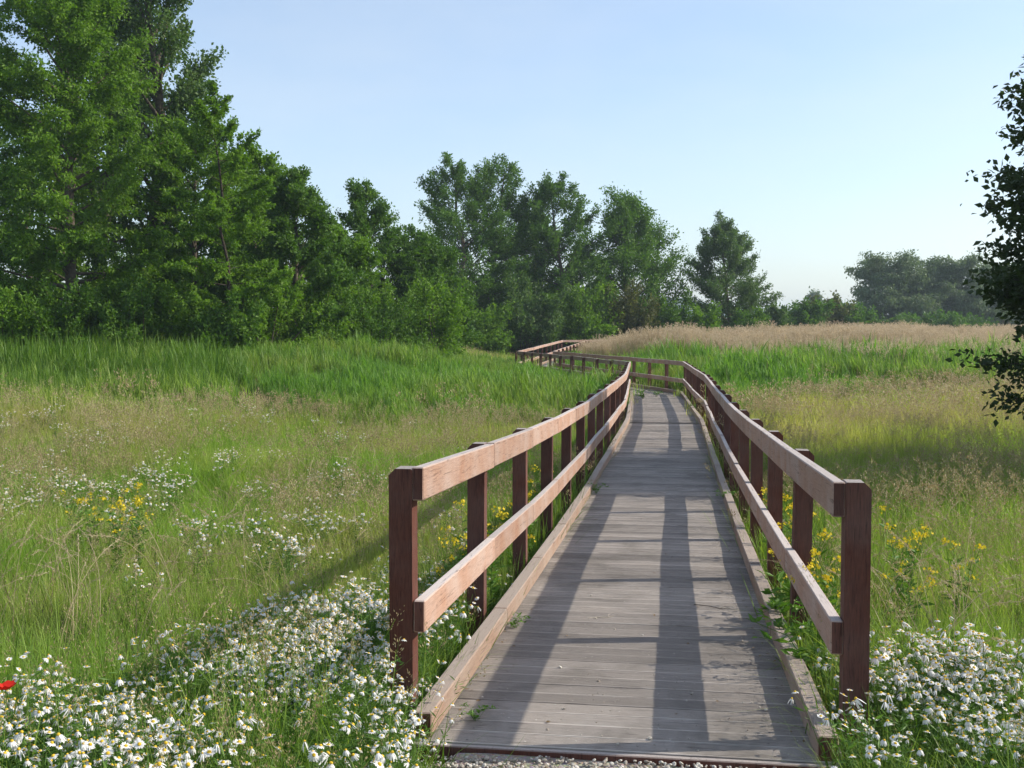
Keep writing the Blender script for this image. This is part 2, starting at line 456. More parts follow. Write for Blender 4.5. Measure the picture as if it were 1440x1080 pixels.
def build_railing(side, label):
    rail = empty('railing'); rail.parent = board; rail['label'] = label
    out = side
    post_l = offset_line(CL, out * 0.93); rail_l = offset_line(CL, out * 0.853); toe_l = offset_line(CL, out * 0.797)
    def stations(P):
        S = []
        for k in range(len(P) - 1):
            L0 = np.linalg.norm(CL[k + 1] - CL[k]); n = max(1, round(L0 / 1.8))
            a = 0.26 if k == 0 else 0.0
            for i in range(n):
                t = i / n
                if k == 0: t = (a / L0) + (1 - a / L0) * t
                S.append((P[k] + (P[k + 1] - P[k]) * t, k))
        S.append((P[-1], len(P) - 2))
        return S
    SP, SR, ST = stations(post_l), stations(rail_l), stations(toe_l)
    zc = [float(deck_z(p[0][1])) for p in stations(CL)]
    H = 1.07
    jz = [rng.normal(0, 0.006) for _ in SP]; jx = [rng.normal(0, 0.004) for _ in SP]
    for i, (p, k) in enumerate(SP):
        d = CL[k + 1] - CL[k]; d = d / np.linalg.norm(d); rt = Vector((d[1], -d[0], 0)) * out
        fw = Vector((0, 0, 1)).cross(rt)
        M = Matrix((rt, fw, Vector((0, 0, 1)))).transposed().to_4x4()
        M.translation = Vector((p[0], p[1], zc[i] + H + 0.002 + jz[i])) - OFF
        M = M @ Matrix.Rotation(rng.normal(0, 0.006), 4, 'X') @ Matrix.Rotation(rng.normal(0, 0.006), 4, 'Y')
        link('post', PM, rail).matrix_basis = M
    def beam(name, S, i, ztop, hgt, thk, mat, ext0=0.0, drop=0.0, gap=0.003):
        p, q = S[i][0], S[i + 1][0]
        p3 = Vector((p[0], p[1], zc[i] + ztop - hgt / 2 + jz[i])); q3 = Vector((q[0], q[1], zc[i + 1] + ztop - hgt / 2 + jz[i + 1]))
        x = (q3 - p3).normalized()
        p3 = p3 - x * (ext0 - gap); q3 = q3 - x * gap
        mb = MB(); box_bev(mb, (q3 - p3).length, thk, hgt, 0.005, (0, 0, 0), 0, 1)
        M = frame_matrix(p3, q3); M.translation = (p3 + q3) / 2 - OFF + Vector((0, 0, drop))
        M = M @ Matrix.Translation((0, rng.normal(0, 0.002), 0)) @ Matrix.Rotation(rng.normal(0, 0.002), 4, 'Y')
        link(name, mb.mesh(name, [mat, M_post]), rail).matrix_basis = M
    for i in range(len(SP) - 1):
        e = 0.05 if i == 0 else 0.0
        beam('handrail', SR, i, H, 0.14, 0.05, M_rail, e, rng.normal(0, 0.002))
        beam('middle_rail', SR, i, 0.51, 0.135, 0.05, M_rail, e, rng.normal(0, 0.004))
        beam('kerb_beam', ST, i, 0.105, 0.10, 0.082, M_toe, 0.25 if i == 0 else 0, rng.normal(0, 0.002), 0.004)
build_railing(-1, 'railing along the left edge, its inner face in the sun')
build_railing(1, 'railing along the right edge, its inner face in the shade')

# ------------------------------------------------------------------ gravel at the entrance
def stuff_instances(name, label, protos, P, rot, scl, patch, idx=None, cat=None):
    """one object: points that carry copies of the given meshes (plain geometry, no objects)"""
    n = len(P)
    m = bpy.data.meshes.new(name); m.vertices.add(n)
    m.vertices.foreach_set('co', np.asarray(P, np.float32).ravel())
    a = m.attributes.new('rot', 'FLOAT_VECTOR', 'POINT'); a.data.foreach_set('vector', np.asarray(rot, np.float32).ravel())
    scl = np.asarray(scl, np.float32)
    if scl.ndim == 1: scl = np.repeat(scl[:, None], 3, 1)
    a = m.attributes.new('scl', 'FLOAT_VECTOR', 'POINT'); a.data.foreach_set('vector', scl.ravel())
    a = m.attributes.new('patch', 'FLOAT', 'POINT'); a.data.foreach_set('value', np.asarray(patch, np.float32))
    a = m.attributes.new('idx', 'INT', 'POINT'); a.data.foreach_set('value', (rng.integers(0, len(protos), n) if idx is None else np.asarray(idx)).astype(np.int32))
    for pm in protos:
        for mt in pm.materials:
            if mt.name not in [x.name for x in m.materials]: m.materials.append(mt)
    o = link(name, m)
    g = bpy.data.node_groups.new(name + '_scatter', 'GeometryNodeTree')
    g.interface.new_socket('Geometry', in_out='INPUT', socket_type='NodeSocketGeometry')
    g.interface.new_socket('Geometry', in_out='OUTPUT', socket_type='NodeSocketGeometry')
    gi = g.nodes.new('NodeGroupInput'); go = g.nodes.new('NodeGroupOutput')
    iop = g.nodes.new('GeometryNodeInstanceOnPoints'); iop.inputs['Pick Instance'].default_value = True
    join = g.nodes.new('GeometryNodeJoinGeometry')
    for pm in reversed(protos):          # joining reverses the order
        src = bpy.data.objects.new(pm.name + '_source', pm)
        oi = g.nodes.new('GeometryNodeObjectInfo'); oi.inputs[0].default_value = src
        ti = g.nodes.new('GeometryNodeGeometryToInstance')
        g.links.new(oi.outputs['Geometry'], ti.inputs[0]); g.links.new(ti.outputs[0], join.inputs[0])
    def na(nm, t):
        k = g.nodes.new('GeometryNodeInputNamedAttribute'); k.data_type = t; k.inputs[0].default_value = nm
        return k.outputs[0]
    g.links.new(gi.outputs[0], iop.inputs['Points']); g.links.new(join.outputs[0], iop.inputs['Instance'])
    g.links.new(na('idx', 'INT'), iop.inputs['Instance Index'])
    g.links.new(na('rot', 'FLOAT_VECTOR'), iop.inputs['Rotation']); g.links.new(na('scl', 'FLOAT_VECTOR'), iop.inputs['Scale'])
    g.links.new(iop.outputs[0], go.inputs[0])
    md = o.modifiers.new('scatter', 'NODES'); md.node_group = g
    tag(o, label, cat, None, 'stuff')
    return o

def stone_mesh(seed, mat):
    r = np.random.default_rng(seed)
    import bmesh
    bm = bmesh.new(); bmesh.ops.create_icosphere(bm, subdivisions=1, radius=1.0)
    for v in bm.verts: v.co *= r.uniform(0.75, 1.15); v.co.z *= 0.65; v.co.x *= 1.15
    m = bpy.data.meshes.new('pebble'); bm.to_mesh(m); bm.free(); m.materials.append(mat)
    return m

def gravel():
    m, nt, out = newmat('gravel_bed')
    tc = nt.nodes.new('ShaderNodeTexCoord')
    v = nt.nodes.new('ShaderNodeTexVoronoi'); v.inputs['Scale'].default_value = 70; nt.links.new(tc.outputs['Object'], v.inputs['Vector'])
    c = mix(nt, 0.75, v.outputs['Color'], (0.28, 0.24, 0.19)); c = mix(nt, 0.6, c, (0.24, 0.20, 0.15))
    p = nt.nodes.new('ShaderNodeBsdfPrincipled'); p.inputs['Roughness'].default_value = 0.9
    nt.links.new(c, p.inputs['Base Color'])
    b = nt.nodes.new('ShaderNodeBump'); b.inputs['Strength'].default_value = 0.8; b.inputs['Distance'].default_value = 0.01; b.invert = True
    nt.links.new(v.outputs['Distance'], b.inputs['Height']); nt.links.new(b.outputs[0], p.inputs['Normal'])
    nt.links.new(p.outputs[0], out.inputs[0])
    mb = MB(); n = 24
    ys = np.linspace(-6, 4.30, n); V = []
    for y in ys:
        l = -0.36 + 0.06 * math.sin(y * 3.1) - 0.1 * max(0, 3 - y); r_ = 1.27 + 0.05 * math.sin(y * 2.3 + 1)
        if y > 4.0: l += 0.1
        V += [(l, y, -0.024), (r_, y, -0.024 - (0.0 if y < 4.1 else 0.02))]
    Q = [[2 * i, 2 * i + 1, 2 * i + 3, 2 * i + 2] for i in range(n - 1)]
    mb.add(V, Q)
    tag(link('gravel_path', mb.mesh('gravel_path', [m])), 'pale gravel path meeting the end of the boardwalk', kind='structure')
    stones = []
    for k, cc in enumerate([(0.46, 0.42, 0.35), (0.36, 0.32, 0.27), (0.55, 0.52, 0.46), (0.30, 0.25, 0.20)]):
        stones.append(stone_mesh(k, plain_mat('pebble_stone', cc, 0.85, 0.3, 2.0, tuple(x * 0.8 for x in cc))))
    n = 6500
    P = np.stack([rng.uniform(-0.45, 1.3, n), rng.uniform(2.6, 4.25, n), np.full(n, -0.022)], -1)
    d = CL[1] - CL[0]; d /= np.linalg.norm(d)
    keep = ((P[:, :2] - CL[0]) @ d) < -0.045
    P = P[keep]; n = len(P)
    sc = rng.uniform(0.004, 0.0115, n)
    P[:, 2] += sc * 0.4
    stuff_instances('gravel', 'loose pale gravel at the foot of the boardwalk', stones, P, rng.uniform(0, 6.28, (n, 3)) * [0.1, 0.1, 1], sc, np.zeros(n))
    # dead leaf scraps gathered along the kerbs
    G = plain_mat('dead_leaf', (0.16, 0.11, 0.06), 0.9, 0.1); fl = []
    for k in range(3):
        mb = MB(); leaves(mb, np.zeros((1, 3)), np.array([[1.0, 0.1 * k, 0.12]]), 0.026, 0.013, 0, 0.5, 0.9); fl.append(mb.mesh('leaf_scrap', [G]))
    n = 260; ss = rng.uniform(0.1, 30, n) * rng.uniform(0.2, 1, n); oo = np.where(rng.random(n) < .75, np.where(rng.random(n) < .5, -1, 1) * (0.74 - np.abs(rng.normal(0, 0.05, n))), rng.uniform(-.7, .7, n))
    Cc = CL[0] + np.outer(ss, d) + np.outer(oo, [d[1], -d[0]])
    stuff_instances('leaf_litter', 'scraps of dead leaves along the kerbs of the deck', fl, np.stack([Cc[:, 0], Cc[:, 1], deck_z(Cc[:, 1]) + 0.004], -1), rng.normal(0, 1, (n, 3)) * [0.15, 0.15, 3], rng.uniform(0.5, 1.2, n), np.zeros(n))
    # stray pebbles and grit carried onto the planks
    n = 330
    s = rng.exponential(1.7, n); s = s[s < 14]; n = len(s)
    o = rng.uniform(-0.72, 0.72, n)
    C = CL[0] + np.outer(s + 0.03, d) + np.outer(o, [d[1], -d[0]])
    sc = rng.uniform(0.0018, 0.0045, n); sc[:14] = rng.uniform(0.006, 0.010, min(14, n))
    P = np.stack([C[:, 0], C[:, 1], deck_z(C[:, 1]) + sc * 0.5], -1)
    stuff_instances('pebbles', 'stray pebbles and grit lying on the first boards', stones, P, rng.uniform(0, 6.28, (n, 3)) * [0.1, 0.1, 1], sc, np.zeros(n))
gravel()
# ------------------------------------------------------------------ grass, reeds and flowers
def blades(mb, n, rad, h, w, lean=0.35, bend=0.6, mat=0, base=None, tint=None, seg=3):
    """n tapering blades rooted in a disc; h and w are (min, max)"""
    a = rng.uniform(0, 2 * PI, n); r = rad * np.sqrt(rng.uniform(0, 1, n))
    P0 = np.stack([r * np.cos(a), r * np.sin(a), np.full(n, -0.03)], -1) if base is None else base
    az = rng.uniform(0, 2 * PI, n); out = np.stack([np.cos(az), np.sin(az), np.zeros(n)], -1)
    H = rng.uniform(h[0], h[1], n); W = rng.uniform(w[0], w[1], n)
    ln = np.abs(rng.normal(0, lean, n)); bd = np.abs(rng.normal(0, bend, n))
    side = np.stack([-np.sin(az + rng.normal(0, .5, n)), np.cos(az), np.zeros(n)], -1)
    ts = np.linspace(0, 1, seg + 1); pts = []
    for t in ts:
        zz = H * (t - 0.28 * np.minimum(bd, 1.4) * t ** 3); oo = H * (ln * t * 0.6 + bd * 0.55 * t ** 2.4)
        pts.append(P0 + out * oo[:, None] + np.array([0, 0, 1.0]) * zz[:, None])
    V = []
    for j, t in enumerate(ts[:-1]):
        ww = (W * (1 - 0.75 * t ** 1.5) * 0.5)[:, None]
        V += [pts[j] - side * ww, pts[j] + side * ww]
    V.append(pts[-1])
    k = 2 * seg + 1
    VV = np.stack(V, 1).reshape(-1, 3)
    b = np.arange(n)[:, None] * k
    Q = np.concatenate([b + np.array([2 * j, 2 * j + 1, 2 * j + 3, 2 * j + 2]) for j in range(seg - 1)], 0)
    T = b + np.array([2 * seg - 2, 2 * seg - 1, 2 * seg])
    tn = rng.uniform(0, 1, n) if tint is None else tint
    nq = len(Q)
    mb.add(VV, Q, None, mat, np.tile(tn, seg - 1)); 
    off = mb.n - len(VV)
    mb.t.append(T + off); mb.tm.append(np.full(n, mat)); mb.tt.append(tn)
    return pts[-1], H

def panicles(mb, n, rad, h, size, mat_s, mat_h, spk=26, wid=0.10, lean=0.15, fl=(0.004, 0.012)):
    """thin flowering stalks with an airy seed head of tiny spikelets"""
    a = rng.uniform(0, 2 * PI, n); r = rad * np.sqrt(rng.uniform(0, 1, n))
    for i in range(n):
        H = rng.uniform(*h); az = rng.uniform(0, 2 * PI); l = abs(rng.normal(0, lean))
        b = np.array([r[i] * math.cos(a[i]), r[i] * math.sin(a[i]), 0.0])
        o = np.array([math.cos(az), math.sin(az), 0])
        P = np.array([b + o * H * l * t ** 2 + np.array([0, 0, H * t]) for t in (0, .35, .7, 1)])
        tube(mb, P, [0.0016, 0.0014, 0.0011, 0.0007], 3, mat_s, rng.uniform(0, 1))
        L = size * rng.uniform(0.7, 1.3); m = int(spk * rng.uniform(0.7, 1.3))
        t = rng.uniform(0, 1, m); ax = norm((P[3] - P[2])[None])[0]
        prof = np.sin(PI * np.clip(t * 0.9 + 0.06, 0, 1)) * wid * L / 0.2
        an = rng.uniform(0, 2 * PI, m); rr = prof * np.sqrt(rng.uniform(0, 1, m))
        C = P[3] - ax * L * 0.5 + np.outer(t * L, ax) + np.stack([rr * np.cos(an), rr * np.sin(an), np.zeros(m)], -1)
        D = np.stack([np.cos(an) * 0.5, np.sin(an) * 0.5, rng.uniform(0.3, 1, m)], -1)
        leaves(mb, C, D, rng.uniform(fl[1] * 0.7, fl[1] * 1.3, m), fl[0], mat_h, rng.uniform(0, 1, m), 0.2)

G_meadow = leaf_mat('meadow_blades', [(0.125, 0.225, 0.030), (0.205, 0.325, 0.050), (0.31, 0.42, 0.085)], [(0.31, 0.29, 0.085), (0.42, 0.38, 0.15), (0.52, 0.46, 0.22)], 0.48)
G_seed = leaf_mat('grass_seed_heads', [(0.25, 0.19, 0.09), (0.35, 0.28, 0.14), (0.45, 0.38, 0.20)], [(0.34, 0.27, 0.15), (0.45, 0.37, 0.21), (0.53, 0.45, 0.27)], 0.3, boost=(1.1, 1.0, 0.9))
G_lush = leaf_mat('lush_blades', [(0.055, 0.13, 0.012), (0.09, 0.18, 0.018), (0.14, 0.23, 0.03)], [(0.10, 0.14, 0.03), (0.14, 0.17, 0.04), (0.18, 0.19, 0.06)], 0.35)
G_reed = leaf_mat('green_reed_blades', [(0.06, 0.15, 0.02), (0.115, 0.235, 0.034), (0.21, 0.34, 0.07)], [(0.14, 0.22, 0.04), (0.21, 0.28, 0.065), (0.31, 0.34, 0.11)], 0.45)
G_dry = leaf_mat('dry_reed_stems', [(0.34, 0.27, 0.15), (0.44, 0.36, 0.22), (0.54, 0.46, 0.30)], None, 0.3, boost=(1.1, 1.0, 0.8))
G_plume = leaf_mat('reed_plumes', [(0.40, 0.32, 0.20), (0.52, 0.43, 0.29), (0.63, 0.55, 0.40)], None, 0.42, boost=(1.1, 1.0, 0.9))
G_daisyleaf = leaf_mat('chamomile_leaf', [(0.055, 0.125, 0.02), (0.085, 0.17, 0.03), (0.13, 0.22, 0.045)], None, 0.3)
G_broad = leaf_mat('weed_leaf', [(0.055, 0.13, 0.016), (0.085, 0.18, 0.022), (0.13, 0.23, 0.035)], None, 0.33)
F_white = leaf_mat('white_petal', [(0.74, 0.73, 0.70), (0.82, 0.81, 0.78)], None, 0.25, 0.6, 0.2, (1, 1, 1))
F_yolk = plain_mat('yellow_disc', (0.62, 0.40, 0.03), 0.8, 0.2)
F_yellow = leaf_mat('yellow_petal', [(0.70, 0.52, 0.02), (0.80, 0.64, 0.04)], None, 0.3, 0.6, 0.2, (1, 1, 0.6))
F_red = leaf_mat('red_petal', [(0.62, 0.02, 0.012), (0.75, 0.04, 0.02)], None, 0.3, 0.6, 0.2, (1, 0.6, 0.5))

# --- prototypes
def proto(name, build, mats):
    mb = MB(); build(mb); return mb.mesh(name, mats)
def p_meadow_near(mb):
    blades(mb, 46, 0.13, (0.18, 0.52), (0.0025, 0.006), 0.35, 0.7)
def p_meadow_seed(mb):
    blades(mb, 22, 0.12, (0.2, 0.5), (0.0025, 0.005), 0.35, 0.7)
    panicles(mb, 5, 0.12, (0.42, 0.72), 0.11, 0, 1, 30, 0.04, 0.2)
def p_meadow_mid(mb):
    blades(mb, 64, 0.26, (0.22, 0.58), (0.005, 0.010), 0.35, 0.65)
def p_meadow_midseed(mb):
    blades(mb, 34, 0.25, (0.22, 0.55), (0.005, 0.010), 0.35, 0.65)
    panicles(mb, 8, 0.25, (0.45, 0.78), 0.15, 0, 1, 22, 0.045, 0.2, (0.008, 0.022))
def p_meadow_far(mb):
    blades(mb, 60, 0.45, (0.25, 0.65), (0.010, 0.020), 0.3, 0.55)
def p_meadow_farseed(mb):
    blades(mb, 36, 0.45, (0.25, 0.6), (0.010, 0.020), 0.3, 0.55)
    panicles(mb, 9, 0.45, (0.5, 0.85), 0.2, 0, 1, 16, 0.06, 0.2, (0.016, 0.045))
near_p = [proto('meadow_tuft', p_meadow_near, [G_meadow]) for _ in range(3)] + [proto('meadow_seed_tuft', p_meadow_seed, [G_meadow, G_seed]) for _ in range(2)]
mid_p = [proto('meadow_tuft_mid', p_meadow_mid, [G_meadow]) for _ in range(3)] + [proto('meadow_seed_mid', p_meadow_midseed, [G_meadow, G_seed]) for _ in range(2)]
far_p = [proto('meadow_tuft_far', p_meadow_far, [G_meadow]) for _ in range(3)] + [proto('meadow_seed_far', p_meadow_farseed, [G_meadow, G_seed]) for _ in range(2)]
farlush_p = [proto('lush_tuft_far', p_meadow_far, [G_lush]) for _ in range(3)]
lush_p = [proto('lush_tuft', lambda mb: blades(mb, 40, 0.14, (0.15, 0.42), (0.004, 0.009), 0.4, 0.9), [G_lush]) for _ in range(3)]
def p_reed(mb):
    n = 16
    a = rng.uniform(0, 2 * PI, n); r = 0.35 * np.sqrt(rng.uniform(0, 1, n))
    for i in range(n):
        H = rng.uniform(0.75, 1.2); b = np.array([r[i] * math.cos(a[i]), r[i] * math.sin(a[i]), 0])
        m = 6; zs = rng.uniform(0.0, 0.8, m) * H
        base = b + np.stack([np.zeros(m), np.zeros(m), zs], -1)
        blades(mb, m, 0, (0.40, 0.62), (0.020, 0.038), 0.4, 0.6, 0, base, None, 3)
    blades(mb, 5, 0.35, (0.6, 1.25), (0.010, 0.02), 0.25, 0.3, 1, None, None, 2)
def p_brown(mb):
    n = 20
    a = rng.uniform(0, 2 * PI, n); r = 0.55 * np.sqrt(rng.uniform(0, 1, n))
    for i in range(n):
        H = rng.uniform(1.55, 2.15); b = np.array([r[i] * math.cos(a[i]), r[i] * math.sin(a[i]), 0])
        o = rng.normal(0, 0.16, 2)
        P = np.array([b, b + [o[0] * .4, o[1] * .4, H * .6], b + [o[0], o[1], H]])
        tube(mb, P, [0.007, 0.006, 0.004], 3, 1, rng.uniform(0, 1))
        m = 3; zs = rng.uniform(0.2, 0.75, m) * H
        blades(mb, m, 0, (0.35, 0.55), (0.014, 0.026), 0.4, 0.7, 1 if rng.random() < 0.6 else 0, b + np.stack([np.zeros(m), np.zeros(m), zs], -1), None, 2)
        k = 14; t = rng.uniform(0, 1, k); dr = norm(np.array([[o[0] * 2 + 0.12, o[1] * 2, 1.0]]))[0]
        C = P[2] + np.outer(t * 0.28 - 0.05, dr) + rng.normal(0, 0.022, (k, 3))
        leaves(mb, C, dr + rng.normal(0, 0.4, (k, 3)), rng.uniform(0.05, 0.10, k), 0.026, 2, rng.uniform(0, 1, k), 0.2)
reed_p = [proto('green_reed', p_reed, [G_reed, G_dry]) for _ in range(4)]
brown_p = [proto('brown_reed', p_brown, [G_reed, G_dry, G_plume]) for _ in range(4)]

# --- where things grow
PL, PR = offset_line(CL, -0.90), offset_line(CL, 0.90)
def on_walk(x, y, m=0.0):
    xl = np.interp(y, PL[:, 1], PL[:, 0]) - m; xr = np.interp(y, PR[:, 1], PR[:, 0]) + m
    return (x > xl) & (x < xr) & (y > 4.1) & (y < 74)
def left_of(x, y):
    return x < np.interp(y, CL[:, 1], CL[:, 0])
def value_noise(x, y, s, seed):
    r = np.random.default_rng(seed); G = r.uniform(0, 1, (64, 64))
    u = x / s + 31.7; v = y / s + 17.3
    i = np.floor(u).astype(int); j = np.floor(v).astype(int); fu = u - i; fv = v - j
    fu = fu * fu * (3 - 2 * fu); fv = fv * fv * (3 - 2 * fv)
    g = lambda a, b: G[a % 64, b % 64]
    return (g(i, j) * (1 - fu) + g(i + 1, j) * fu) * (1 - fv) + (g(i, j + 1) * (1 - fu) + g(i + 1, j + 1) * fu) * fv
def field(dens, d0, d1, pad=4.0):
    """random points over the seen part of the meadow between two distances; dens per square metre"""
    area = (d1 - d0) * (0.5 * (d0 + d1) * 1.0 + 2 * pad)
    n = int(area * dens)
    y = np.sqrt(rng.uniform(d0 ** 2, d1 ** 2, n)) if d0 > 12 else rng.uniform(d0, d1, n)
    x = rng.uniform(-1, 1, n) * (0.5 * y + pad)
    return x, y
def green_reed_zone(x, y):
    """1 where young green reeds grow"""
    L = left_of(x, y)
    wob = 4.5 * (value_noise(x, y, 2.6, 5) - 0.5) + 2.0 * (value_noise(x, y, 0.9, 6) - 0.5)
    yl = np.interp(x, [-22, -14, -9, -5.5, -2.5, 2, 6], [52, 42, 33, 27.5, 24, 21.5, 24]) + wob
    yr = np.interp(x, [3, 5, 6.5, 10, 16, 24, 40], [22, 25, 29, 33, 37, 41, 44]) + wob
    return np.where(L, (y > yl) & (y < np.interp(x, [-14, -6, 0, 4], [47, 54, 60, 60])), (y > yr) & (y < np.interp(x, [2, 6, 12, 24, 40], [60, 52, 50, 52, 56]))) & ~on_walk(x, y, 0.15)
def brown_zone(x, y):
    yr = np.interp(x, [-2, 3, 6, 8, 12, 24, 45], [80, 64, 53, 50, 48.5, 51, 54]) + 3.0 * (value_noise(x, y, 5, 9) - 0.5)
    return ~left_of(x, y) & (y > yr) & ~on_walk(x, y, 0.25)
def put(name, label, protos, x, y, scale, patch, tilt=0.06, idx=None, zoff=0.0):
    n = len(x)
    P = np.stack([x, y, ground_z(x, y) + zoff], -1)
    rot = np.stack([rng.normal(0, tilt, n), rng.normal(0, tilt, n), rng.uniform(0, 6.28, n)], -1)
    return stuff_instances(name, label, protos, P, rot, scale, patch, idx)

def gravel_clear(x, y):
    return (x > -0.34) & (x < 1.24) & (y < 4.3)

def meadow():
    def tone(x, y):
        t = value_noise(x, y, 2.6, 1) * 0.6 + value_noise(x, y, 0.9, 2) * 0.4
        t = np.clip((t - 0.32) * 1.9, 0, 1)
        right = ~left_of(x, y)
        band = np.exp(-((y - np.interp(x, [5, 25], [25, 33])) / 6.5) ** 2)         # the strawy belt on the right
        t = np.where(right, np.clip(t * 0.5 + band * 0.7, 0, 1), t)
        return np.where(y < 6.5, t * 0.45, t)
    def seedmix(x, y, t, k=1.0):
        """more seed heads where the grass is strawy"""
        return np.where(rng.uniform(0, 1, len(x)) < (0.08 + 0.3 * t + 0.6 * np.clip(value_noise(x, y, 1.4, 31) * 1.6 - 0.55, 0, 1)) * k, rng.integers(0, 2, len(x)) + 3, rng.integers(0, 3, len(x)))
    def chamom(x, y):
        return cham_density(x, y) > 0.55
    x, y = field(46, 2.4, 9.5, 2.2)
    k = ~on_walk(x, y, 0.0) & ~gravel_clear(x, y); k &= ~(chamom(x, y) & (rng.uniform(0, 1, len(x)) < 0.72)); x, y = x[k], y[k]; t = tone(x, y)
    hh = 0.55 + 0.6 * value_noise(x, y, 1.1, 12)
    put('meadow_grass', 'fine meadow grass nearest the boardwalk entrance', near_p, x, y, hh * rng.uniform(0.8, 1.2, len(x)), t, 0.1, seedmix(x, y, t))
    x, y = field(17, 9.0, 24, 4)
    k = ~on_walk(x, y, 0.08) & ~green_reed_zone(x, y); x, y = x[k], y[k]; t = tone(x, y)
    hh = 0.6 + 0.6 * value_noise(x, y, 1.6, 12)
    put('meadow_grass', 'seeding meadow grass in the middle of the field', mid_p, x, y, hh * rng.uniform(0.8, 1.2, len(x)), t, 0.08, seedmix(x, y, t))
    x, y = field(5.5, 23, 60, 8)
    k = ~on_walk(x, y, 0.1) & ~green_reed_zone(x, y) & ~brown_zone(x, y); x, y = x[k], y[k]; t = tone(x, y)
    tall = np.where(left_of(x, y) & (x < -7), 1 + 1.1 * np.clip((y - 25) / 11, 0, 1), 1.0) * np.where(left_of(x, y) & (y > 44), 1.25, 1.0)
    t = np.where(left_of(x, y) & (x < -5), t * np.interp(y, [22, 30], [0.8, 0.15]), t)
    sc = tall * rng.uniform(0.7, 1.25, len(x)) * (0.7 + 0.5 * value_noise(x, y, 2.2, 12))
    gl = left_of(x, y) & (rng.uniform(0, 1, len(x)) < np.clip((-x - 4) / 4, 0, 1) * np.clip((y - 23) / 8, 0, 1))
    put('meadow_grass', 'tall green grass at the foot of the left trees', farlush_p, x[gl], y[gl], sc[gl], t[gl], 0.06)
    x, y, t, sc = x[~gl], y[~gl], t[~gl], sc[~gl]
    put('meadow_grass', 'tall coarse grass before the trees', far_p, x, y, sc, t, 0.06, seedmix(x, y, t, np.where(left_of(x, y) & (x < -5) & (y > 25), 0.0, 1.0)))
    x, y = field(1.2, 60, 130, 10)
    k = ~on_walk(x, y, 0.1) & ~((x > 0) & (y < 84)); x, y = x[k], y[k]
    put('meadow_grass', 'distant rough grass under the tree line', far_p, x, y, np.where((np.abs(x - 2) < 12) & (y < 80), 1.0, 1.9) * rng.uniform(0.8, 1.3, len(x)), tone(x, y), 0.05, np.where(left_of(x, y), rng.integers(0, 3, len(x)), rng.integers(0, 5, len(x))))
    # lush short grass and herbs under the flowers and along the walk
    x, y = field(60, 2.4, 7.0, 2.0)
    c = cham_density(x, y); k = ~on_walk(x, y, 0.0) & ~gravel_clear(x, y) & (rng.uniform(0, 1, len(x)) < 0.25 + 0.6 * c); x, y = x[k], y[k]
    put('lush_grass', 'lush short grass between the white flowers', lush_p, x, y, rng.uniform(0.7, 1.25, len(x)), rng.uniform(0, 0.6, len(x)), 0.1)
    x, y = field(26, 6.5, 22, 3.0)
    nearw = np.minimum(np.abs(x - np.interp(y, PL[:, 1], PL[:, 0])), np.abs(x - np.interp(y, PR[:, 1], PR[:, 0])))
    k = ~on_walk(x, y, 0.02) & (nearw < 0.7); x, y = x[k], y[k]
    put('lush_grass', 'green grass along the outer side of the railings', lush_p, x, y, rng.uniform(0.9, 1.6, len(x)), rng.uniform(0, 0.7, len(x)), 0.1)

def cham_density(x, y):
    """0..1: how thickly the chamomile grows"""
    x = np.asarray(x, float); y = np.asarray(y, float)
    xl = np.interp(y, PL[:, 1], PL[:, 0]); xr = np.interp(y, PR[:, 1], PR[:, 0])
    d1 = np.exp(-(((x + 1.75) / 0.62) ** 2 + ((y - 4.0) / 0.75) ** 2) * 1.0)                 # bed at the lower left
    d2 = np.exp(-((x - (xl - 0.62)) / 0.62) ** 2) * np.interp(y, [3.2, 3.8, 5.2, 7.2, 9.5], [0.9, 1.0, 1.0, 0.75, 0.0])   # along the left railing
    d2b = 1.2 * np.exp(-(((x + 0.52) / 0.26) ** 2 + ((y - 4.0) / 0.6) ** 2))
    d3 = np.exp(-(((x - 1.85) / 0.75) ** 2 + ((y - 4.4) / 1.05) ** 2) * 0.8) * (x > xr - 0.1)
    hole = 1 - 0.97 * np.exp(-(((x + 0.86) / 0.25) ** 4 + ((y - 3.7) / 0.55) ** 4))          # green gap between the beds
    return np.clip(np.maximum.reduce([d1, d2, d2b, d3]) * hole * (0.45 + 0.9 * value_noise(x, y, 0.42, 3)), 0, 1)
meadow()

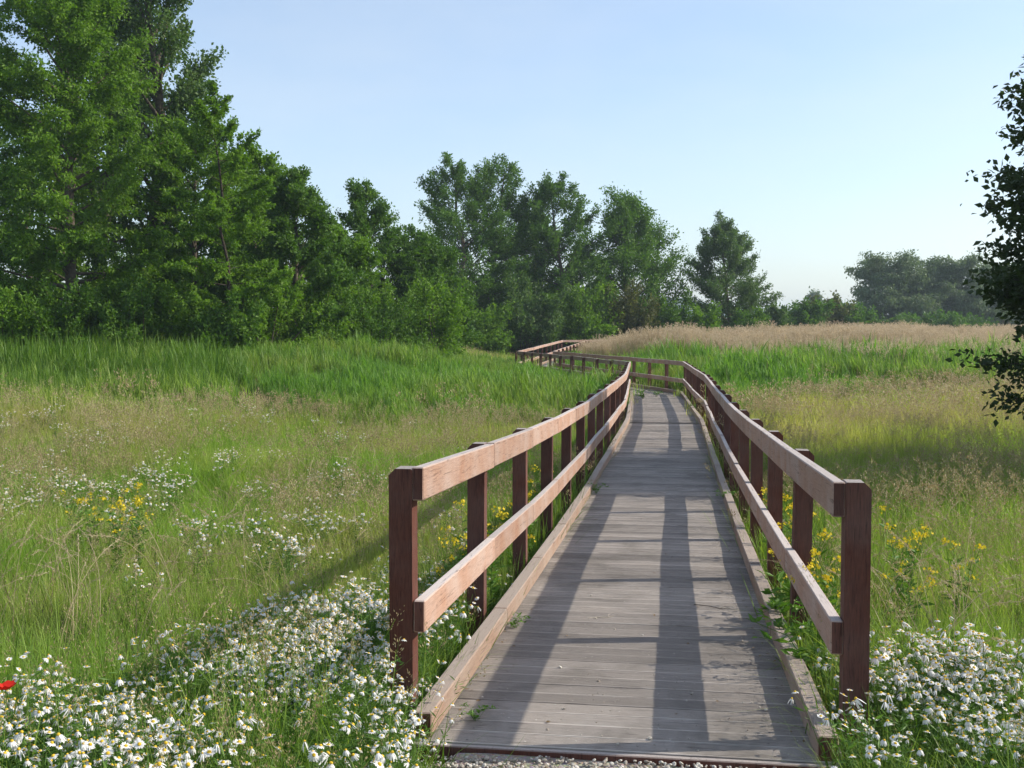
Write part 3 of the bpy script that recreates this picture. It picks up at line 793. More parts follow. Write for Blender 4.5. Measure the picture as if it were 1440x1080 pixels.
def reeds():
    x, y = field(6.5, 20, 62, 8); k = green_reed_zone(x, y); x, y = x[k], y[k]
    sc = rng.uniform(0.6, 1.25, len(x)) * (0.65 + 0.6 * value_noise(x, y, 2.2, 21))
    edge = np.where(left_of(x, y), y - np.interp(x, [-22, -14, -9, -5.5, -2.5, 2, 6], [52, 42, 33, 27.5, 24, 21.5, 24]), y - np.interp(x, [3, 5, 6.5, 10, 16, 24, 40], [22, 25, 29, 33, 37, 41, 44]))
    sc *= np.interp(edge, [-2, 1, 7], [0.5, 0.62, 1.0])
    # lower beside the walk so that its railing shows
    sc *= np.where(left_of(x, y), np.where(x > -6, np.interp(y, [21, 30, 36, 40, 50], [0.62, 0.72, 0.66, 0.52, 0.5]) + np.clip((-x - 1) / 3.5, 0, 1) * np.clip((y - 33) / 6, 0, 1) * 0.3, 0.85), np.interp(x - np.interp(y, PR[:, 1], PR[:, 0]), [0, 3, 9], [0.55, 0.9, 1.15]))
    put('green_reeds', 'bright green young reeds on both sides of the walk', reed_p, x, y, sc, np.clip(value_noise(x, y, 2.5, 22) * 1.5 - 0.5 + rng.normal(0, .12, len(x)), 0, 1), 0.08)
    x, y = field(1.6, 27, 50, 6); k = (x < -6.5) & ~green_reed_zone(x, y); x, y = x[k], y[k]
    put('green_weeds', 'coarse green weeds at the foot of the left trees', reed_p, x, y, rng.uniform(0.55, 0.95, len(x)) * np.interp(y, [27, 36], [0.6, 1.05]), rng.uniform(0.2, 0.8, len(x)), 0.08)
    x, y = field(3.4, 44, 96, 8); k = brown_zone(x, y); x, y = x[k], y[k]
    sc = 0.92 * rng.uniform(0.72, 1.16, len(x)) * (0.78 + 0.4 * value_noise(x, y, 3.5, 23))
    sc *= np.interp(x - np.interp(y, PR[:, 1], PR[:, 0]), [0, 2, 6], [0.58, 0.70, 0.90])
    xb, yb = field(0.7, 36, 52, 6); k = green_reed_zone(xb, yb) & ~left_of(xb, yb) & (xb > 8) & (rng.uniform(0, 1, len(xb)) < np.clip((yb - 36) / 14, 0, 1)); x = np.append(x, xb[k]); y = np.append(y, yb[k]); sc = np.append(sc, rng.uniform(0.55, 0.8, k.sum()))
    put('brown_reeds', 'tall reeds with pale brown plumes behind the green ones', brown_p, x, y, sc, np.clip(value_noise(x, y, 4, 24), 0, 1), 0.05)
reeds()

# --- flowers
def daisy_mesh(seed, mats, r=0.0150, n=13):
    q = np.random.default_rng(seed); mb = MB()
    droop = [-0.15, 0.1, 0.3, 0.5, 1.3, 0.2, 0.9, 2.0][seed % 8]; n = n if seed % 8 != 7 else 6
    for i in range(n):
        a = 2 * PI * i / n + q.normal(0, 0.05); L = r * q.uniform(0.85, 1.1); w = r * 0.36
        c, s = math.cos(a), math.sin(a)
        pts = []
        for t, ww in ((0.22, 0.6), (0.65, 1.0), (1.0, 0.55)):
            z = -droop * L * t * t + q.normal(0, 0.0006)
            for e in (-1, 1): pts.append((c * L * t - s * e * w * ww * .5, s * L * t + c * e * w * ww * .5, z))
        mb.add(pts, [[0, 1, 3, 2], [2, 3, 5, 4]], None, 0, q.uniform(0, 1))
    V = [(0, 0, r * 0.34)]; k = 8
    for rr, z in ((0.26, 0.24), (0.36, 0.04), (0.33, -0.05)):
        V += [(r * rr * math.cos(2 * PI * j / k), r * rr * math.sin(2 * PI * j / k), r * z) for j in range(k)]
    T = [[0, 1 + j, 1 + (j + 1) % k] for j in range(k)]
    Q = [[1 + s * k + j, 1 + (s + 1) * k + j, 1 + (s + 1) * k + (j + 1) % k, 1 + s * k + (j + 1) % k] for s in range(2) for j in range(k)]
    mb.add(V, Q, T, 1)
    return mb.mesh('flower_head', mats, True)
daisies = [daisy_mesh(s, [F_white, F_yolk]) for s in range(8)]

def feathery(mb, H, n_st, rad, dense=26, mat=0, spread=0.5):
    """thin branched stems with thread-like leaves; returns the stem tips"""
    tips = []
    for i in range(n_st):
        a = rng.uniform(0, 2 * PI); r = rad * math.sqrt(rng.random())
        b = np.array([r * 0.5 * math.cos(a), r * 0.5 * math.sin(a), -0.02])
        h = H * rng.uniform(0.7, 1.08); o = np.array([math.cos(a), math.sin(a), 0]) * r * spread + np.append(rng.normal(0, 0.03, 2), 0)
        P = np.array([b, b + o * 0.3 + [0, 0, h * .45], b + o * .75 + [0, 0, h * .8], b + o + [0, 0, h]])
        tube(mb, P, [0.0018, 0.0016, 0.0012, 0.001], 3, mat, rng.uniform(0.3, 0.8))
        tips.append(P[3])
        m = dense; t = rng.uniform(0.05, 0.9, m)
        C = np.stack([np.interp(t, [0, .45, .8, 1], P[:, q]) for q in range(3)], -1) + rng.normal(0, 0.012, (m, 3))
        an = rng.uniform(0, 2 * PI, m)
        D = np.stack([np.cos(an), np.sin(an), rng.uniform(0.0, 0.9, m)], -1)
        leaves(mb, C, D, rng.uniform(0.025, 0.06, m), rng.uniform(0.004, 0.009, m), mat, rng.uniform(0, 1, m), 0.3)
    return np.array(tips)

def cham_clump(mb, with_heads):
    tips = feathery(mb, 0.40, 9, 0.14, 34)
    if with_heads:
        for p in tips:
            for _ in range(int(rng.integers(1, 4))):
                q = p + np.append(rng.normal(0, 0.03, 2), rng.uniform(-0.03, 0.02))
                src = daisies[int(rng.integers(8))]
                V = np.array([v.co for v in src.vertices]); T = Matrix.Rotation(rng.normal(0, .35), 3, 'X') @ Matrix.Rotation(rng.normal(0, .35), 3, 'Y') @ Matrix.Rotation(rng.uniform(0, 6), 3, 'Z')
                V = V @ np.array(T).T * rng.uniform(0.6, 1.15) + q + [0, 0, 0.008]
                F = [list(f.vertices) for f in src.polygons]; mi = [f.material_index for f in src.polygons]
                for M_, off in ((0, 1), (1, 2)):
                    Qs = [f for f, k in zip(F, mi) if len(f) == 4 and k == M_]; Ts = [f for f, k in zip(F, mi) if len(f) == 3 and k == M_]
                    if M_ == 0: mb.add(V, Qs, Ts, off, rng.uniform(0, 1))
                    else:
                        base = mb.n - len(V)
                        mb.q.append(np.array(Qs) + base); mb.qm.append(np.full(len(Qs), off)); mb.qt.append(np.full(len(Qs), .5))
                        mb.t.append(np.array(Ts) + base); mb.tm.append(np.full(len(Ts), off)); mb.tt.append(np.full(len(Ts), .5))
clump_p = [proto('chamomile_clump', lambda mb: cham_clump(mb, True), [G_daisyleaf, F_white, F_yolk]) for _ in range(6)]

def chamomile_beds():
    x, y = field(60, 2.6, 10.5, 1.8)
    c = cham_density(x, y)
    k = (rng.uniform(0, 1, len(x)) < np.clip(c * 1.3 - 0.2, 0, 1) * 0.85) & ~on_walk(x, y, -0.03) & ~gravel_clear(x, y)
    x, y = x[k], y[k]
    put('chamomile_flowers', 'dense beds of white chamomile around the boardwalk entrance', clump_p, x, y, rng.uniform(0.7, 1.0, len(x)) * (0.85 + 0.5 * value_noise(x, y, 0.6, 8)), np.zeros(len(x)), 0.12)
    # feathery foliage without flowers fills the green gap between the beds
    fp = [proto('chamomile_foliage', lambda mb: cham_clump(mb, False), [G_daisyleaf]) for _ in range(3)]
    xf = np.concatenate([rng.uniform(-1.2, -0.55, 90), rng.uniform(-2.2, -0.2, 90), rng.uniform(1.35, 2.5, 50)]); yf = np.concatenate([rng.uniform(3.0, 4.4, 90), rng.uniform(3.0, 5.0, 90), rng.uniform(3.4, 5.4, 50)])
    k = ~on_walk(xf, yf, 0.0) & ~gravel_clear(xf, yf); xf, yf = xf[k], yf[k]
    put('leafy_herbs', 'feathery green foliage between the white flowers', fp, xf, yf, rng.uniform(0.6, 0.95, len(xf)), np.zeros(len(xf)), 0.12)
    # scattered drifts of the same flowers out in the meadow
    X, Y = [], []
    for px, py, w, n in ((395, 575, 1.6, 46), (300, 590, 0.9, 12), (120, 690, 1.3, 30), (80, 680, 0.9, 18), (60, 610, 1.5, 22), (200, 545, 1.2, 12), (250, 645, 1.0, 14), (320, 645, 0.8, 10), (440, 668, 0.9, 12), (255, 755, 0.5, 12), (455, 600, 0.8, 8), (20, 590, 1.0, 14), (140, 610, 0.7, 12), (450, 735, 0.5, 12), (390, 790, 0.4, 10), (210, 540, 0.8, 10), (15, 645, 0.8, 12)):
        d = 1.78 * 1550 / (py - 465)
        for _ in range(int(n * 0.65)):
            X.append((px - 720) / 1550 * d + rng.normal(0, w * 0.45)); Y.append(d + rng.normal(0, w * 1.1))
    X, Y = np.array(X), np.array(Y)
    X2, Y2 = field(0.12, 8, 26, 0); k = left_of(X2, Y2); X = np.append(X, X2[k]); Y = np.append(Y, Y2[k])
    k = ~on_walk(X, Y, 0.3) & ~green_reed_zone(X, Y); X, Y = X[k], Y[k]
    put('chamomile_flowers', 'scattered drifts of white chamomile out in the meadow', clump_p, X, Y, rng.uniform(0.85, 1.25, len(X)), np.zeros(len(X)), 0.1)
chamomile_beds()

def hay():
    """long pale stalks that arch over, each ending in a drooping spike of seeds"""
    def arch(mb):
        for _ in range(5):
            az = rng.uniform(0, 2 * PI); H = rng.uniform(0.5, 0.8); o = np.array([math.cos(az), math.sin(az), 0]); b = np.append(rng.normal(0, 0.06, 2), 0)
            t = np.linspace(0, 1, 8); k = rng.uniform(0.35, 0.75)
            P = b + np.outer(H * k * t ** 2.2, o) + np.outer(H * (t - 0.35 * k * t ** 4), [0, 0, 1.0])
            tube(mb, P, np.linspace(0.0018, 0.0009, 8), 3, 0, rng.uniform(0, 1))
            m = 46; u = rng.uniform(0.82, 1.0, m); C = np.stack([np.interp(u, t, P[:, q]) for q in range(3)], -1) + rng.normal(0, 0.0035, (m, 3))
            dr = norm((P[-1] - P[-2])[None])[0]
            leaves(mb, C, dr + rng.normal(0, 0.35, (m, 3)), rng.uniform(0.010, 0.018, m), 0.003, 0, rng.uniform(0.3, 1, m), 0.2)
    protos = [proto('hay_stalks', arch, [G_dry]) for _ in range(5)]
    x1 = np.concatenate([rng.uniform(1.7, 3.6, 46), rng.uniform(-3.6, -0.9, 22), rng.uniform(-7, -1.5, 36), rng.uniform(3, 7, 24)]); y1 = np.concatenate([rng.uniform(4.6, 8.5, 46), rng.uniform(4.8, 8, 22), rng.uniform(7, 14, 36), rng.uniform(7, 14, 24)])
    k = ~on_walk(x1, y1, 0.3); x1, y1 = x1[k], y1[k]
    put('hay_stalks', 'pale arching hay stalks standing out of the meadow grass', protos, x1, y1, rng.uniform(0.8, 1.25, len(x1)), np.zeros(len(x1)), 0.1)
hay()

def chamomile_plants():
    """the nearest plants, each with its own flower heads"""
    foli, tipsets = [], []
    for k in range(5):
        mb = MB(); tips = feathery(mb, 0.38 + 0.03 * k, 8, 0.16, 38); tipsets.append(tips)
        foli.append(mb.mesh('foliage', [G_daisyleaf]))
    spots = []
    def fill(n, cx, cy, sx, sy, grp):
        c = 0
        while c < n:
            x, y = rng.normal(cx, sx), rng.normal(cy, sy)
            if on_walk(np.array([x]), np.array([y]), -0.02)[0] or gravel_clear(x, y) or y < 3.0: continue
            if min([9] + [math.hypot(x - a, y - b) for a, b, _ in spots]) < 0.11: continue
            spots.append((x, y, grp)); c += 1
    fill(15, -1.65, 3.85, 0.35, 0.38, 0); fill(9, -0.52, 4.05, 0.13, 0.28, 1); fill(8, 1.62, 4.2, 0.22, 0.42, 2)
    lab = ['white chamomile plant in the flower bed left of the boardwalk entrance', 'white chamomile plant crowding the foot of the left end post', 'white chamomile plant beside the right end post']
    grp = ['chamomile plants in the bed left of the entrance', 'chamomile plants at the left end post', 'chamomile plants at the right end post']
    for x, y, g in spots:
        k = int(rng.integers(5)); sc = rng.uniform(0.8, 1.08)
        e = empty('chamomile_plant', (x, y, float(ground_z(x, y))), rng.uniform(0, 6.28)); e.scale = (sc,) * 3
        tag(e, lab[g], 'flower', grp[g])
        link('foliage', foli[k], e)
        for p in tipsets[k]:
            q = p + np.append(rng.normal(0, 0.012, 2), 0)
            o = link('flower_head', daisies[int(rng.integers(8))], e, tuple(q + [0, 0, 0.006]))
            o.rotation_euler = (rng.normal(0, 0.35), rng.normal(0, 0.35), rng.uniform(0, 6)); s = rng.uniform(0.7, 1.2); o.scale = (s, s, s)
chamomile_plants()

def cross_flower(seed):
    q = np.random.default_rng(seed); mb = MB()
    for i in range(4):
        a = PI / 2 * i + q.normal(0, .1); c, s = math.cos(a), math.sin(a)
        L, w = 0.010, 0.009
        mb.add([(0, 0, 0), (c * L * .6 - s * w * .5, s * L * .6 + c * w * .5, .002), (c * L, s * L, .001), (c * L * .6 + s * w * .5, s * L * .6 - c * w * .5, .002)], [[0, 3, 2, 1]], None, 0, q.uniform(0, 1))
    return mb
def mustard():
    """yellow-flowered plants: leafy stems topped by loose clusters of four-petalled flowers"""
    def cluster(seed):
        mb = MB()
        for _ in range(15):
            c = cross_flower(int(rng.integers(1e6))); V = np.concatenate(c.v)
            T = np.array(Matrix.Rotation(rng.normal(0, .6), 3, 'X') @ Matrix.Rotation(rng.normal(0, .6), 3, 'Y') @ Matrix.Rotation(rng.uniform(0, 6), 3, 'Z'))
            mb.add(V @ T.T * rng.uniform(0.9, 1.25) + rng.normal(0, [0.022, 0.022, 0.018]), np.concatenate(c.q), None, 0, rng.uniform(0, 1))
        leaves(mb, rng.normal(0, [0.008, 0.008, 0.02], (6, 3)) - [0, 0, .015], np.tile([0, 0, 1.0], (6, 1)) + rng.normal(0, .5, (6, 3)), 0.02, 0.004, 1, 0.5)
        return mb.mesh('flower_cluster', [F_yellow, G_broad])
    clusters = [cluster(i) for i in range(4)]
    stems, tips = [], []
    for k in range(4):
        mb = MB(); tp = []
        for i in range(6):
            a = rng.uniform(0, 2 * PI); h = rng.uniform(0.5, 0.82); sp = rng.uniform(0.03, 0.2)
            P = np.array([[0, 0, -0.03], [math.cos(a) * sp * .3, math.sin(a) * sp * .3, h * .5], [math.cos(a) * sp, math.sin(a) * sp, h]])
            tube(mb, P, [0.004, 0.003, 0.0015], 4, 0, 0.6); tp.append(P[2])
            m = 22; t = rng.uniform(0.05, 0.85, m)
            C = np.stack([np.interp(t, [0, .5, 1], P[:, q]) for q in range(3)], -1); an = rng.uniform(0, 2 * PI, m)
            leaves(mb, C, np.stack([np.cos(an), np.sin(an), rng.uniform(-.1, .7, m)], -1), rng.uniform(0.04, 0.10, m), rng.uniform(0.014, 0.034, m), 0, rng.uniform(0, 1, m), 0.55)
        stems.append(mb.mesh('leafy_stems', [G_broad])); tips.append(tp)
    spots = []
    for y, o in ((5.6, .06), (6.0, .16), (6.5, .05), (6.9, .2), (7.4, .08), (8.0, .15), (8.8, .1), (9.9, .12)): spots.append((float(np.interp(y, PR[:, 1], PR[:, 0])) + o, y, 0, rng.uniform(.8, 1.0)))
    for y, o in ((6.2, .62), (6.9, .75), (7.6, .9), (6.5, 1.0)): spots.append((float(np.interp(y, PR[:, 1], PR[:, 0])) + o, y, 1, rng.uniform(.75, .95)))
    for y, o in ((6.6, .22), (7.2, .1), (7.7, .35), (8.3, .08), (8.6, .3), (9.4, .12), (10.6, .15)): spots.append((float(np.interp(y, PL[:, 1], PL[:, 0])) - o, y, 2, rng.uniform(.8, 1.05)))
    for px, py in ((105, 705), (125, 718), (168, 722), (160, 745), (190, 738), (185, 715)):
        d = 1.6 * 1550 / (py - 465); spots.append(((px - 720) / 1550 * d, d, 3, rng.uniform(.75, .95)))
    ordn = ['first', 'second', 'third', 'fourth', 'fifth', 'sixth', 'seventh', 'eighth']
    lab = ['{} yellow mustard plant beyond the right end post, against the railing', '{} yellow mustard plant from the front in the grass right of the railing', '{} yellow mustard plant from the front behind the left railing', '{} yellow flowering plant from the left in the open meadow patch']
    grp = ['mustard plants at the right railing', 'mustard plants in the right-hand grass', 'mustard plants at the left railing', 'yellow flowers in the open meadow']
    spots.sort(key=lambda q: (q[2], q[0] if q[2] == 3 else q[1])); seen = {}
    for x, y, g, s in spots:
        k = int(rng.integers(4))
        e = empty('mustard_plant', (x, y, float(ground_z(x, y))), rng.uniform(0, 6.28)); e.scale = (s, s, s)
        seen[g] = seen.get(g, -1) + 1; tag(e, lab[g].format(ordn[seen[g]]), 'plant', grp[g])
        link('leafy_stems', stems[k], e)
        for p in tips[k]:
            o = link('flower_cluster', clusters[int(rng.integers(4))], e, tuple(p)); o['kind'] = 'stuff'; o.rotation_euler = (0, 0, rng.uniform(0, 6))
mustard()

def poppy():
    e = tag(empty('poppy', (-1.80, 3.86, float(ground_z(-1.8, 3.86)))), 'single red poppy among the white flowers at the left edge', 'flower')
    mb = MB(); tube(mb, [(0, 0, 0), (0.01, 0, .25), (0.0, 0, .455)], [0.002, 0.0018, 0.0015], 5); link('stem', mb.mesh('stem', [G_daisyleaf]), e)
    for i in range(4):
        mb = MB(); a = i * PI / 2; c, s = math.cos(a), math.sin(a); V = []; nu, nv = 5, 4
        for u in range(nu):
            for v in range(nv):
                t = u / (nu - 1); w = (v / (nv - 1) - .5) * 2; r = 0.034 * t; wid = 0.026 * math.sin(PI * min(1, t * .75 + .08)) * w
                V.append((c * r - s * wid, s * r + c * wid, 0.455 + 0.020 * t ** 1.5 + 0.003 * math.sin(w * 5 + i)))
        Q = [[u * nv + v, u * nv + v + 1, (u + 1) * nv + v + 1, (u + 1) * nv + v] for u in range(nu - 1) for v in range(nv - 1)]
        mb.add(V, Q); link('petal', mb.mesh('petal', [F_red], True), e)
poppy()

def deck_weeds():
    """herbs leaning over the kerb beams, and the bare twigs lying on the planks"""
    fo = []
    for k in range(4):
        mb = MB()
        for i in range(9):
            a = rng.uniform(0, 2 * PI); L = rng.uniform(0.10, 0.24)
            P = np.array([[0, 0, 0], [math.cos(a) * L * .4, math.sin(a) * L * .4, L * .6], [math.cos(a) * L, math.sin(a) * L, L * rng.uniform(.4, .9)]])
            tube(mb, P, [0.002, 0.0015, 0.001], 3, 0, .6)
            m = 12; t = rng.uniform(.15, 1, m); C = np.stack([np.interp(t, [0, .5, 1], P[:, q]) for q in range(3)], -1); an = rng.uniform(0, 2 * PI, m)
            leaves(mb, C, np.stack([np.cos(an), np.sin(an), rng.uniform(-.1, .7, m)], -1), rng.uniform(.025, .055, m), rng.uniform(.010, .022, m), 0, rng.uniform(0, 1, m), .5)
        fo.append(mb.mesh('weed', [G_broad]))
    d = CL[1] - CL[0]; d /= np.linalg.norm(d); r = np.array([d[1], -d[0]])
    def at(s, o):
        c = CL[0] + d * s + r * o; return float(c[0]), float(c[1]), float(deck_z(c[1]))
    for s, o, sc, lab in ((1.75, 0.82, 1.6, 'green weed spilling over the right kerb by the leaf shadows'), (2.35, 0.86, 1.8, 'bushy green weed pushing between kerb and rail at the right'),
                          (1.2, 0.90, 1.5, 'low weed behind the near end of the right kerb'), (8.1, 0.80, 1.0, 'broad leafed weed over the right kerb halfway along'),
                          (8.7, -0.70, 0.8, 'small weed rooted on the boards against the left kerb halfway along'), (2.0, -0.70, 0.55, 'tiny dry weed on the boards against the left kerb'),
                          (0.28, -0.62, 0.5, 'tiny weed in the near left corner of the deck'), (29.0, -0.72, 1.8, 'weeds covering the far left edge of the deck'), (30.3, -0.35, 1.4, 'weeds across the boards at the first bend'), (24, 0.78, 1.3, 'weed over the right kerb near the first bend')):
        x, y, z = at(s, o)
        e = link('weed', fo[int(rng.integers(4))], None, (x, y, z - 0.005)); e.rotation_euler = (0, 0, rng.uniform(0, 6)); e.scale = (sc,) * 3
        tag(e, lab, 'weed')
    for s, o, L, ang, lab in ((2.35, -0.22, 0.17, 0.2, 'pale bare twig lying on the planks near the left rail shadow'), (2.75, 0.45, 0.24, -0.6, 'thin dark twig lying on the planks by the right weeds')):
        x, y, z = at(s, o); mb = MB()
        P = [(-L * .5, 0, .004), (-L * .1, .008, .006), (L * .25, -.004, .004), (L * .5, .012, .008)]
        tube(mb, P, [.003, .0028, .0022, .001], 5); tube(mb, [P[2], (L * .3, .03, .012), (L * .42, .05, .01)], [.002, .0014, .0008], 4)
        t = link('twig', mb.mesh('twig', [plain_mat('twig_bark', (0.42, 0.37, 0.30) if L < .2 else (0.10, 0.08, 0.06), .8)]), None, (x, y, z)); t.rotation_euler = (0, 0, ang); tag(t, lab, 'twig')
deck_weeds()
# ------------------------------------------------------------------ trees and bushes
def leafset(cols, trans=0.3, boost=(1.3, 1.45, 0.6)):
    return leaf_mat('foliage', cols, None, trans + 0.06, 0.5, 0.2, boost)
L_cherry = leafset([(0.040, 0.092, 0.012), (0.072, 0.150, 0.02), (0.125, 0.215, 0.034)])
L_light = leafset([(0.062, 0.130, 0.011), (0.11, 0.21, 0.018), (0.18, 0.29, 0.035)], 0.36)
L_poplar = leafset([(0.045, 0.092, 0.022), (0.080, 0.145, 0.038), (0.15, 0.21, 0.085)])
L_willow = leafset([(0.075, 0.115, 0.05), (0.115, 0.165, 0.075), (0.18, 0.235, 0.125)], 0.25, (1.2, 1.3, 0.8))
L_bush = leafset([(0.045, 0.105, 0.012), (0.080, 0.165, 0.02), (0.13, 0.22, 0.034)])
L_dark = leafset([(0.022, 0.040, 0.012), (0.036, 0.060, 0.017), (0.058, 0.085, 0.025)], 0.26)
L_olive = leafset([(0.055, 0.075, 0.02), (0.09, 0.105, 0.03), (0.13, 0.125, 0.045)])
F_elder = leaf_mat('cream_blossom', [(0.60, 0.58, 0.42), (0.72, 0.70, 0.55)], None, 0.25)

def rot_about(v, axis, ang):
    """rotate rows of v about rows of axis"""
    axis = norm(axis); c = np.cos(ang)[:, None]; s = np.sin(ang)[:, None]
    return v * c + np.cross(axis, v) * s + axis * (np.sum(axis * v, -1, keepdims=True)) * (1 - c)

def tree(name, label, group, x, y, H, W, mats, kind='cherry', n1=46, n2=11, nl=34, leaf=(0.12, 0.07), start=0.08, seed=0, blossom=0, lean=0.0, cat='tree', even=0.0):
    """trunk with limbs; crown of leaves carried on the twigs of every limb. W is the half width."""
    q = np.random.default_rng(1000 + seed)
    z0 = float(ground_z(x, y)) - 0.1
    e = tag(empty(name, (x, y, z0)), label, cat, group)
    wood, lf = mats
    tb = MB(); P1 = []
    nt = 9; tt = np.linspace(0, 1, nt)
    wob = np.cumsum(q.normal(0, 0.012 * H, (nt, 2)), 0); wob -= wob[0]
    TR = np.stack([wob[:, 0] + lean * H * tt, wob[:, 1], H * 0.97 * tt], -1)
    r0 = (0.003 if kind == 'slender' else 0.014) * H + 0.03
    bushy = kind == 'bush'
    if not bushy:
        tube(tb, TR, r0 * (1 - tt) ** 0.8 + 0.012, 7)
    prof = {'cherry': lambda f: np.interp(f, [0, .12, .3, .55, .8, 1], [.8, 1.0, 1.0, .77, .43, .13]),
            'broad': lambda f: np.interp(f, [0, .15, .45, .75, .92, 1], [.75, 1.0, 1.0, .82, .5, .22]),
            'dense': lambda f: np.interp(f, [0, .1, .5, .85, 1], [.85, 1.0, 1.0, .9, .55]),
            'poplar': lambda f: np.interp(f, [0, .15, .4, .7, .9, 1], [.6, .95, 1.0, .75, .45, .2]),
            'willow': lambda f: np.interp(f, [0, .2, .5, .8, 1], [.9, 1.0, 1.0, .8, .45]),
            'slender': lambda f: np.interp(f, [0, .2, .5, .8, 1], [.6, 1.0, .85, .55, .2]),
            'bush': lambda f: np.interp(f, [0, .3, .7, 1], [.9, 1.0, .85, .45])}[kind]
    el = {'cherry': (8, 55), 'broad': (8, 62), 'dense': (10, 50), 'poplar': (38, 66), 'willow': (30, 70), 'slender': (2, 35), 'bush': (20, 82)}[kind]
    curv = {'cherry': 0.24, 'broad': 0.0, 'dense': 0.05, 'poplar': 0.25, 'willow': -0.25, 'slender': 0.15, 'bush': 0.05}[kind]
    S, D, Ls = [], [], []
    for i in range(n1):
        f = (i + q.uniform(0, 1)) / n1
        hf = start + (0.985 - start) * f if not bushy else 0.02 + 0.12 * q.random()
        az = i * 2.39996 + q.normal(0, 0.35)
        ev = R(el[0] + (el[1] - el[0]) * f ** 1.2 + q.normal(0, 7))
        L = W * float(prof(f)) * q.uniform(0.72 + even, 1.18 - even * .3) / max(0.45, math.cos(ev) if not bushy else 1.0)
        if bushy: L = min(W * 1.05 / max(0.25, math.cos(ev)), H * 0.98 / max(0.25, math.sin(ev))) * q.uniform(0.75, 1.1)
        L = min(L, 0.42 * H) if kind not in ('bush', 'poplar') else L
        b = np.array([np.interp(hf, tt, TR[:, k]) for k in range(3)])
        if bushy: b[:2] += q.normal(0, W * 0.12, 2); b[2] = 0
        d = np.array([math.cos(az) * math.cos(ev), math.sin(az) * math.cos(ev), math.sin(ev)])
        pts = [b]; ns = 5
        for s in range(ns):
            d = d + np.array([0, 0, curv * (0.5 + s * 0.25) / ns * 1.6]) + q.normal(0, 0.06, 3); d = d / np.linalg.norm(d)
            pts.append(pts[-1] + d * L / ns)
        pts = np.array(pts)
        rb = max(0.012, 0.30 * r0 * (L / max(W, .1)) * (1.15 - 0.7 * f)) if not bushy else 0.012 + 0.006 * H
        tube(tb, pts, np.linspace(rb, 0.006, ns + 1), 4)
        # twigs
        m = n2
        u = q.uniform(0.18, 1.0, m) ** 0.85
        sp = np.stack([np.interp(u, np.linspace(0, 1, ns + 1), pts[:, k]) for k in range(3)], -1)
        k0 = np.clip((u * ns).astype(int), 0, ns - 1); dd = norm(np.diff(pts, axis=0))[k0]
        ang = q.uniform(0.35, 1.15, m) * np.where(q.random(m) < .5, -1, 1)
        ax = np.tile([0, 0, 1.0], (m, 1)) + q.normal(0, 0.45, (m, 3))
        sd = norm(rot_about(dd, ax, ang) + np.array([0, 0, {'willow': -0.45, 'cherry': 0.12, 'broad': -0.15}.get(kind, 0.05)]))
        sl = L * (0.16 + 0.42 * (1 - u)) * q.uniform(0.6, 1.25, m)
        S += [sp, pts[3:5]]; D += [sd, norm(np.diff(pts, axis=0))[3:5]]; Ls += [sl, np.full(2, L / ns * 1.05)]
    # leading shoot
    if not bushy:
        S.append(TR[-3:-1]); D.append(norm(np.diff(TR, axis=0))[-2:]); Ls.append(np.full(2, H * 0.125))
    S = np.concatenate(S); D = np.concatenate(D); Ls = np.concatenate(Ls)
    ntw = len(S)
    cnt = np.maximum(6, (nl * Ls / np.median(Ls)).astype(int)); cnt = np.minimum(cnt, nl * 3)
    ix = np.repeat(np.arange(ntw), cnt); N = len(ix)
    t = q.uniform(0.0, 1.05, N)
    sag = {'willow': 0.35, 'broad': 0.22}.get(kind, 0.05)
    C = S[ix] + D[ix] * (Ls[ix] * t)[:, None]
    C[:, 2] -= sag * Ls[ix] * t ** 2
    jit = leaf[0] * {'cherry': 0.85, 'dense': 1.2, 'poplar': 1.5, 'slender': 0.45, 'willow': 0.9}.get(kind, 1.0)
    C += q.normal(0, jit, (N, 3)) * (1 - 0.45 * t)[:, None]
    LD = D[ix] * 0.55 + q.normal(0, 0.55, (N, 3)); LD[:, 2] -= {'broad': 0.45, 'willow': 0.6}.get(kind, 0.15)
    tw = q.uniform(0, 1, ntw)
    tint = np.clip(0.55 * tw[ix] + 0.45 * q.uniform(0, 1, N), 0, 1)
    # settle the plant to its height and spread
    sz_ = min(1.35, max(0.6, H / np.percentile(C[:, 2], 99.8))); rr_ = np.hypot(C[:, 0], C[:, 1]); sx_ = min(1.4, max(0.65, W / np.percentile(rr_, 95)))
    fit = np.array([sx_, sx_, sz_]); C = C * fit; tb.v = [v * fit for v in tb.v]
    C[:, 2] = np.maximum(C[:, 2], 0.15)
    cb = MB()
    sz = q.uniform(0.5, 1.35, N)
    leaves(cb, C, LD, leaf[0] * sz, leaf[1] * sz, 0, tint, 0.45)
    ml = [lf]
    if blossom:
        top = np.argsort(-(C[:, 2] + 0.6 * np.hypot(C[:, 0], C[:, 1])))[:len(C) // 3]
        pick = q.choice(top, blossom, replace=False)
        for c in C[pick]:
            k = 14; leaves(cb, c + q.normal(0, 0.055, (k, 3)) * [1, 1, .35], np.stack([q.normal(0, 1, k), q.normal(0, 1, k), np.full(k, .2)], -1), 0.05, 0.045, 1, q.uniform(0, 1, k), .8)
        ml.append(F_elder)
    link('stems' if bushy else 'trunk', tb.mesh('wood', [wood], True), e)
    link('crown', cb.mesh('crown', ml), e)
    return e

def by_px(px, top, d, hw):
    """x, height and half width of a plant seen at pixel column px with its top at row top, at distance d"""
    x = (px - 720) / 1550 * d
    return x, d, CAM_Z + (465 - top) / 1550 * d - float(ground_z(x, d)) + 0.1, hw * d / 1550

